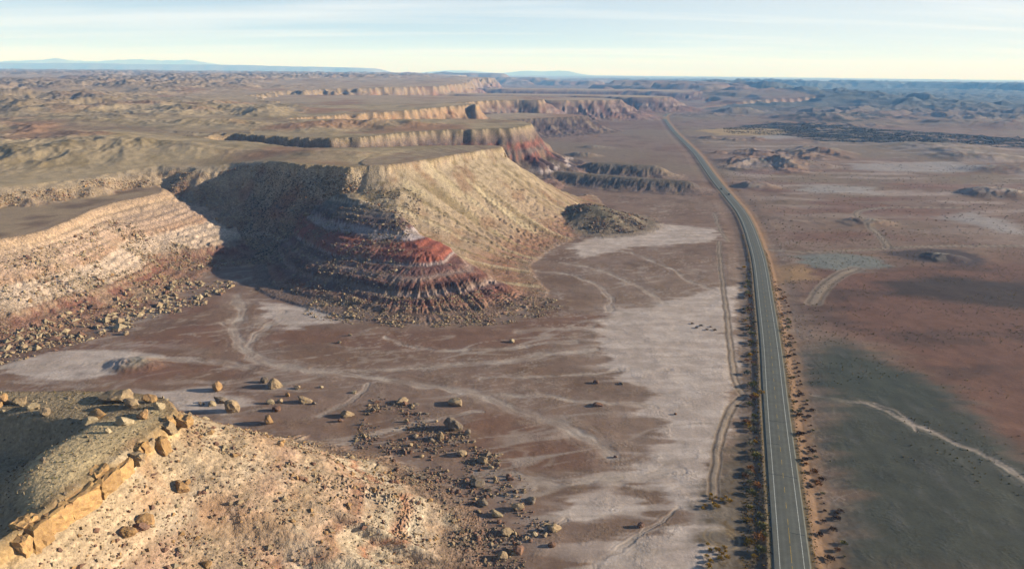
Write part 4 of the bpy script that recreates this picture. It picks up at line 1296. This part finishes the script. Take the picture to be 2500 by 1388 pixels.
RCOL = {'ochre': 'ochre', 'tan': 'tan', 'rust': 'rusty', 'grey': 'grey', 'pale': 'pale'}
ORD = lambda n: str(n) + ('th' if 10 <= n % 100 <= 20 else {1: 'st', 2: 'nd', 3: 'rd'}.get(n % 10, 'th'))
pts = scatter(95, -110, -15, 125, 240, lambda x, y, z, k, d, i: (k == RIDGE_K) & (d > .06) & (d < .9) & clump(x, y, 12, .1, 71))
rock_set(95, pts, lambda: random.uniform(.55, 1.15) * random.choice([.8, 1, 1.25]), ['ochre', 'tan', 'rust'], 'block on the stony near ridge slope', 'blocks on the near ridge slope')
pts = scatter(40, -40, 20, 170, 260, lambda x, y, z, k, d, i: ((k == 0) & (np.hypot(x + 95, (y - 180) * 1.1) < 106) & (np.hypot(x + 95, (y - 180) * 1.2) > 78)))
rock_set(40, pts, lambda: random.uniform(.5, 1.15), ['rust', 'grey', 'tan'], 'rock in the near ridge foot debris', 'rocks at the near ridge foot')
pts = scatter(55, -310, -190, 300, 430, lambda x, y, z, k, d, i: (z < 9) & (np.abs((x + 250) - (y - 330) * .62) < 26) & clump(x, y, 16, .0, 74))
rock_set(55, pts, lambda: random.uniform(.9, 1.9), ['tan', 'pale', 'rust'], 'block below the left bench', 'blocks below the left bench')
SLOPE_BIG = [(440, 1205, 40, 'ochre', 'large square ochre block, biggest on the near ridge slope'), (352, 1285, 34, 'ochre', 'second large ochre block lower on the near ridge slope'), (165, 1345, 50, 'ochre', 'long low ochre slab near the lower left of the slope'),
             (285, 1190, 34, 'ochre', 'jumbled ochre block just below the ledge gap'), (330, 1220, 30, 'rust', 'rusty block between the ledge gap and square ochre block'), (115, 1378, 26, 'ochre', 'ochre block at the bottom left corner of the slope')]
for i, (px, py, w, kd, lab) in enumerate(SLOPE_BIG):
    boulder(px, py, w, .8, kd, lab, seed=140 + i, round_=.05, depth=.9, z=28.0)

# ------------------------------------------------------------------ shrubs
def bush_mesh(name, seed, mat, n=150, twiggy=False):
    r = np.random.default_rng(seed)
    vs, fs = [], []
    lobes = [(r.uniform(-.45, .45), r.uniform(-.45, .45), r.uniform(.35, .7), r.uniform(.35, .6)) for _ in range(5)]
    for i in range(n):
        lx, ly, lz, lr = lobes[i % 5]
        d = r.normal(size=3); d /= np.linalg.norm(d); d[2] = abs(d[2]) * 1.0 - .25
        c = np.array([lx, ly, lz]) + d * lr * r.uniform(.55, 1.05)
        c[2] = max(c[2], .06)
        a = r.normal(size=3); a /= np.linalg.norm(a)
        b_ = np.cross(a, d + .01); b_ /= np.linalg.norm(b_)
        up = np.array([0, 0, 1.0]) * .6 + d
        up /= np.linalg.norm(up)
        s_ = r.uniform(.17, .34)
        k = len(vs)
        vs += [c - b_ * s_ * .5, c + b_ * s_ * .5, c + up * s_ * 1.6]
        fs.append((k, k + 1, k + 2))
    me = mesh_np(name, vs, tris=fs, mats=[mat])
    return me


def stem_mesh(seed):
    r = np.random.default_rng(seed)
    vs, fs = [], []
    for i in range(7):
        a = r.uniform(0, 6.28); tip = np.array([math.cos(a) * r.uniform(.2, .7), math.sin(a) * r.uniform(.2, .7), r.uniform(.5, .95)])
        base = np.array([math.cos(a) * .06, math.sin(a) * .06, -.1]); k = len(vs)
        for q in range(3):
            w = np.array([math.cos(q * 2.09), math.sin(q * 2.09), 0])
            vs.append(base + w * .035); 
        vs.append(tip)
        fs += [(k, k + 1, k + 3), (k + 1, k + 2, k + 3), (k + 2, k, k + 3)]
    return mesh_np('stem', vs, tris=fs, mats=[mat_stem])


BUSH = {k: [bush_mesh('shrub', 40 + i, m) for i in range(4)] for k, m in FOL.items()}
STEMS = [stem_mesh(i) for i in range(3)]
ORD = lambda n: str(n) + ('th' if 10 <= n % 100 <= 20 else {1: 'st', 2: 'nd', 3: 'rd'}.get(n % 10, 'th'))


def shrub(x, y, s_, kind, label, group, flat=.8):
    gz_ = float(ground_z(x, y)[0])
    o = obj('shrub', BUSH[kind][random.randrange(4)], loc=(x, y, gz_ - .05), rot=(0, 0, random.uniform(0, 6.3)), scale=(s_, s_, s_ * flat))
    tag(o, label, 'shrub', group)
    if y < 420:
        obj('stem', STEMS[random.randrange(3)], o)
    return o


CN = {'olive': 'olive green', 'yellow': 'golden yellow', 'rust': 'rusty orange', 'grey': 'grey green', 'brown': 'dark brown'}
s = s0 + 12; n = 0
gaps = [(1020, 1045), (850, 880), (1085, 1105)]
while n < 105:
    s += random.uniform(1.4, 3.6) + (random.uniform(4, 9) if random.random() < .12 else 0)
    x, y, _ = at_road(s, -9.8 + random.gauss(0, 1.2))
    if y > 640: break
    n += 1
    kd = random.choices(['olive', 'yellow', 'rust', 'grey'], [.45, .2, .2, .15])[0]
    shrub(x, y, random.choice([.6, .9, 1.3, 1.6, 2.0]) * random.uniform(.85, 1.1), kd, f'{CN[kd]} shrub, {ORD(n)} from the front in the row left of the road', 'shrubs left of the road')
s = s0 + 4; n = 0
while n < 100:
    s += random.uniform(1.6, 4.6)
    x, y, _ = at_road(s, random.choice([8.2, 9.5, 11, 12.5]) + random.gauss(0, .6) + (2.0 if s < s0 + 60 else 0))
    if y > 620: break
    n += 1
    kd = random.choices(['brown', 'rust', 'olive', 'grey'], [.5, .2, .2, .1])[0]
    shrub(x, y, random.choice([.5, .8, 1.1, 1.5]) * random.uniform(.85, 1.1), kd, f'{CN[kd]} shrub, {ORD(n)} from the front in the strip right of the road', 'shrubs right of the road')
n = 0
for px, py in [(1737, 1222), (1742, 1232), (1748, 1216), (1735, 1210), (1762, 1222), (1772, 1214), (1780, 1225), (1722, 1236), (1715, 1242), (1750, 1240), (1728, 1330), (1732, 1345), (1726, 1360), (1735, 1372),
               (1750, 1345), (1762, 1352), (1772, 1345), (1758, 1365), (1775, 1362), (1730, 1385), (1768, 1338)]:
    n += 1
    x, y = P(px, py)
    shrub(x, y, random.uniform(.7, 1.2), 'yellow', f'golden yellow shrub, {ORD(n)} of the tall tufts beside the tyre rings', 'golden tufts beside the tyre rings', 1.0)
n = 0
for px, py in [(1958, 1010), (1970, 985), (1975, 1015), (1950, 965), (1960, 995), (1690, 790), (1700, 800), (1712, 795), (1725, 805), (1735, 798), (1745, 806), (2045, 1252), (2035, 1262), (2052, 1246), (1985, 1000), (1945, 980)]:
    n += 1
    x, y = P(px, py)
    shrub(x, y, random.uniform(.9, 1.5), 'brown', f'dark brush clump, {ORD(n)} of the loose clumps out on the flats', 'loose brush clumps on the flats', .5)


def tuft_field(name, pts, sizes, mats, label, weights):
    vs, fs, mi = [], [], []
    n = len(pts); K = 7
    mat_i = rng.choice(len(mats), n, p=weights)
    a = rng.uniform(0, 6.28, (n, K)); rr3 = rng.uniform(.1, .55, (n, K)); ww = rng.uniform(.25, .5, (n, K)); hh = rng.uniform(.5, 1.0, (n, K))
    cx = np.cos(a) * rr3; cy = np.sin(a) * rr3
    b = rng.uniform(0, 3.14, (n, K))
    p0 = np.stack([cx - np.cos(b) * ww, cy - np.sin(b) * ww, np.zeros_like(cx) - .1], -1)
    p1_ = np.stack([cx + np.cos(b) * ww, cy + np.sin(b) * ww, np.zeros_like(cx) - .1], -1)
    p2_ = np.stack([cx * 1.6, cy * 1.6, hh], -1)
    T = np.stack([p0, p1_, p2_], 2) * sizes[:, None, None, None] + pts[:, None, None, :3]
    v = T.reshape(-1, 3)
    f = np.arange(len(v)).reshape(-1, 3)
    me = mesh_np(name, v, tris=f, mats=mats)
    me.polygons.foreach_set('material_index', np.repeat(mat_i, K).astype(np.int32))
    return tag(obj(name, me), label, 'scrub', kind='stuff')


q = scatter(1800, -205, -88, 95, 215, lambda x, y, z, k, d, i: (k == RIDGE_K) & (d < -.02) & clump(x, y, 12, .0, 179))
tuft_field('dry_grass', q, rng.uniform(.15, .4, len(q)), [FOL['straw'], FOL['brown'], FOL['olive']], 'thin dry grass and weeds on the top of the near ridge', [.4, .35, .25])
roadx = lambda y: np.interp(y, ROAD[:, 1], ROAD[:, 0])
q = scatter(7500, 110, 620, 200, 620, lambda x, y, z, k, d, i: (x > roadx(y) + 16) & (k == 0) & clump(x * .5, y, 30, .02 + .25 * (y < 300), 91))
tuft_field('scrub', q, rng.uniform(.25, .6, len(q)), [FOL['straw'], FOL['olive'], FOL['grey']], 'low speckled scrub over the reddish field right of the road', [.35, .25, .4])
q = scatter(1500, 190, 700, 560, 1100, lambda x, y, z, k, d, i: (x > roadx(y) + 14) & (k == 0) & clump(x, y, 60, .0, 92))
tuft_field('scrub', q, rng.uniform(.4, 1.0, len(q)), [FOL['brown'], FOL['olive']], 'sparse dark scrub on the far flats right of the road', [.6, .4])
q = scatter(2600, 30, 200, 165, 620, lambda x, y, z, k, d, i: (k == 0) & ((np.abs(x - roadx(y) + 7.4) < 1.0) | (np.abs(x - roadx(y) - 7.2) < 1.0) | ((np.abs(x - roadx(y) + 9.5) < 5) & (y < 215))))
tuft_field('verge_grass', q, rng.uniform(.15, .45, len(q)), [FOL['olive'], FOL['yellow'], FOL['brown']], 'dry grass fringe along both edges of the asphalt', [.4, .35, .25])
q = scatter(3600, -330, -60, 430, 640, lambda x, y, z, k, d, i: (k == MESA_K) & (x < -95) & (x > -215) & (d < 1.0) & (d > .03))
tuft_field('scrub', q, rng.uniform(.3, .8, len(q)), [FOL['brown'], FOL['dark']], 'dense dark scrub on the shaded wall of the alcove', [.5, .5])
q = scatter(9000, 500, 2400, 1380, 2000, lambda x, y, z, k, d, i: (sdf(RIVER, x.astype(np.float32), y.astype(np.float32))[0] < -6) & (fbm(x * .12, y, 16, 3, 72) > -.05))
tuft_field('thicket', q, rng.uniform(.8, 1.8, len(q)), [FOL['dark'], FOL['olive']], 'dark riverside thicket crossing the flats at upper right', [.75, .25])

# ------------------------------------------------------------------ two cars far down the road
mat_paint = plain_noise_mat('dark_car_paint', (26, 28, 32), .95, 1.05, 1, .35, .5)
mat_glass = plain_noise_mat('tinted_car_glass', (14, 16, 20), .95, 1.05, 1, .08, .6)
mat_tyre = plain_noise_mat('tyre_rubber', (20, 20, 20))
mat_rim = plain_noise_mat('steel_rim', (120, 122, 126), .9, 1.1, 1, .4, .5)
mat_lamp = plain_noise_mat('red_tail_lamp', (120, 20, 16), .95, 1.05, 1, .3, .5)
mat_head = plain_noise_mat('clear_head_lamp', (190, 192, 190), .95, 1.05, 1, .2, .5)


def loft(name, secs, mat, parent):
    """secs: list of (y, half_width_bottom, half_width_top, z_bottom, z_top)"""
    v = []; f = []
    for (y, wb, wt, zb, zt) in secs:
        zm = zb + (zt - zb) * .55
        v += [(-wb * .94, y, zb), (wb * .94, y, zb), (wb, y, zm), (wt, y, zt), (-wt, y, zt), (-wb, y, zm)]
    n = len(secs)
    for i in range(n - 1):
        for j in range(6):
            f.append((i * 6 + j, i * 6 + (j + 1) % 6, (i + 1) * 6 + (j + 1) % 6, (i + 1) * 6 + j))
    me = bpy.data.meshes.new(name)
    me.from_pydata(v, [], f + [tuple(range(5, -1, -1)), tuple(range((n - 1) * 6, n * 6))])
    me.materials.append(mat); me.update()
    return obj(name, me, parent)


def wheel(parent, x, y):
    import bmesh
    bm = bmesh.new()
    bmesh.ops.create_cone(bm, cap_ends=True, segments=16, radius1=.34, radius2=.34, depth=.24, matrix=Matrix.Rotation(math.pi / 2, 4, 'Y'))
    me = bpy.data.meshes.new('wheel'); bm.to_mesh(me); bm.free(); me.materials.append(mat_tyre)
    o = obj('wheel', me, parent, (x, y, .34))
    bm = bmesh.new()
    bmesh.ops.create_cone(bm, cap_ends=True, segments=12, radius1=.2, radius2=.2, depth=.27, matrix=Matrix.Rotation(math.pi / 2, 4, 'Y'))
    me = bpy.data.meshes.new('rim'); bm.to_mesh(me); bm.free(); me.materials.append(mat_rim)
    obj('rim', me, o)


def box_part(name, parent, c, h, mat):
    x, y, z = c; a, b_, d = h
    v = [(x + i * a, y + j * b_, z + k * d) for i in (-1, 1) for j in (-1, 1) for k in (-1, 1)]
    f = [(0, 1, 3, 2), (4, 6, 7, 5), (0, 4, 5, 1), (2, 3, 7, 6), (0, 2, 6, 4), (1, 5, 7, 3)]
    me = bpy.data.meshes.new(name); me.from_pydata(v, [], f); me.materials.append(mat)
    return obj(name, me, parent)


def car(s, off, flip, label):
    x, y, z = at_road(s, off, ROAD_Z + .04)
    x2, y2, _ = at_road(s + 4, off)
    e = bpy.data.objects.new('car', None); COL.objects.link(e)
    e.location = (x, y, z); e.rotation_euler = (0, 0, math.atan2(y2 - y, x2 - x) - math.pi / 2 + (math.pi if flip else 0))
    tag(e, label, 'car')
    loft('body', [(-2.3, .82, .76, .45, .85), (-2.15, .9, .84, .28, .98), (-.8, .92, .86, .25, 1.0), (1.0, .92, .86, .25, .98), (2.0, .88, .78, .28, .86), (2.3, .78, .68, .42, .72)], mat_paint, e)
    loft('cabin', [(-1.95, .78, .6, .97, 1.02), (-1.45, .8, .64, .97, 1.5), (.1, .8, .64, .97, 1.52), (.95, .8, .66, .97, 1.02)], mat_glass, e)
    box_part('roof', e, (0, -.68, 1.525), (.6, .72, .03), mat_paint)
    for wx in (-.82, .82):
        wheel(e, wx, -1.45); wheel(e, wx, 1.4)
        box_part('tail_lamp', e, (wx * .8, -2.3, .78), (.14, .03, .07), mat_lamp)
        box_part('headlight', e, (wx * .75, 2.27, .64), (.15, .05, .06), mat_head)


def s_at(py, px):
    x, y = P(px, py, ROAD_Z)
    return float(RLEN[np.argmin(np.hypot(RC[:, 0] - x, RC[:, 1] - y))])


car(s_at(475, 1774), 1.75, False, 'dark car in the right lane far down the road, nearer of two')
car(s_at(462, 1757), -1.75, True, 'dark car in the left lane far down the road, farther of two')

# ------------------------------------------------------------------ the air
mv = bpy.data.materials.new('desert_haze')
mv.use_nodes = True
t = mv.node_tree
t.nodes.clear()
o_ = nd(t, 'ShaderNodeOutputMaterial')
pv = nd(t, 'ShaderNodeVolumePrincipled')
pv.inputs['Color'].default_value = (0.16, 0.42, 0.95, 1)
pv.inputs['Density'].default_value = 9.5e-5
pv.inputs['Absorption Color'].default_value = (1, 1, 1, 1)
t.links.new(pv.outputs[0], o_.inputs['Volume'])
mv.cycles.homogeneous_volume = True
S_ = 66000.0
v = [(i * S_, j * S_, k) for i in (-1, 1) for j in (-1, 1) for k in (-420.0, 1150.0)]
f = [(0, 1, 3, 2), (4, 6, 7, 5), (0, 4, 5, 1), (2, 3, 7, 6), (0, 2, 6, 4), (1, 5, 7, 3)]
me = bpy.data.meshes.new('haze'); me.from_pydata(v, [], f); me.materials.append(mv)
tag(obj('haze', me), 'thin blue haze filling the air over the desert', 'haze', kind='stuff')
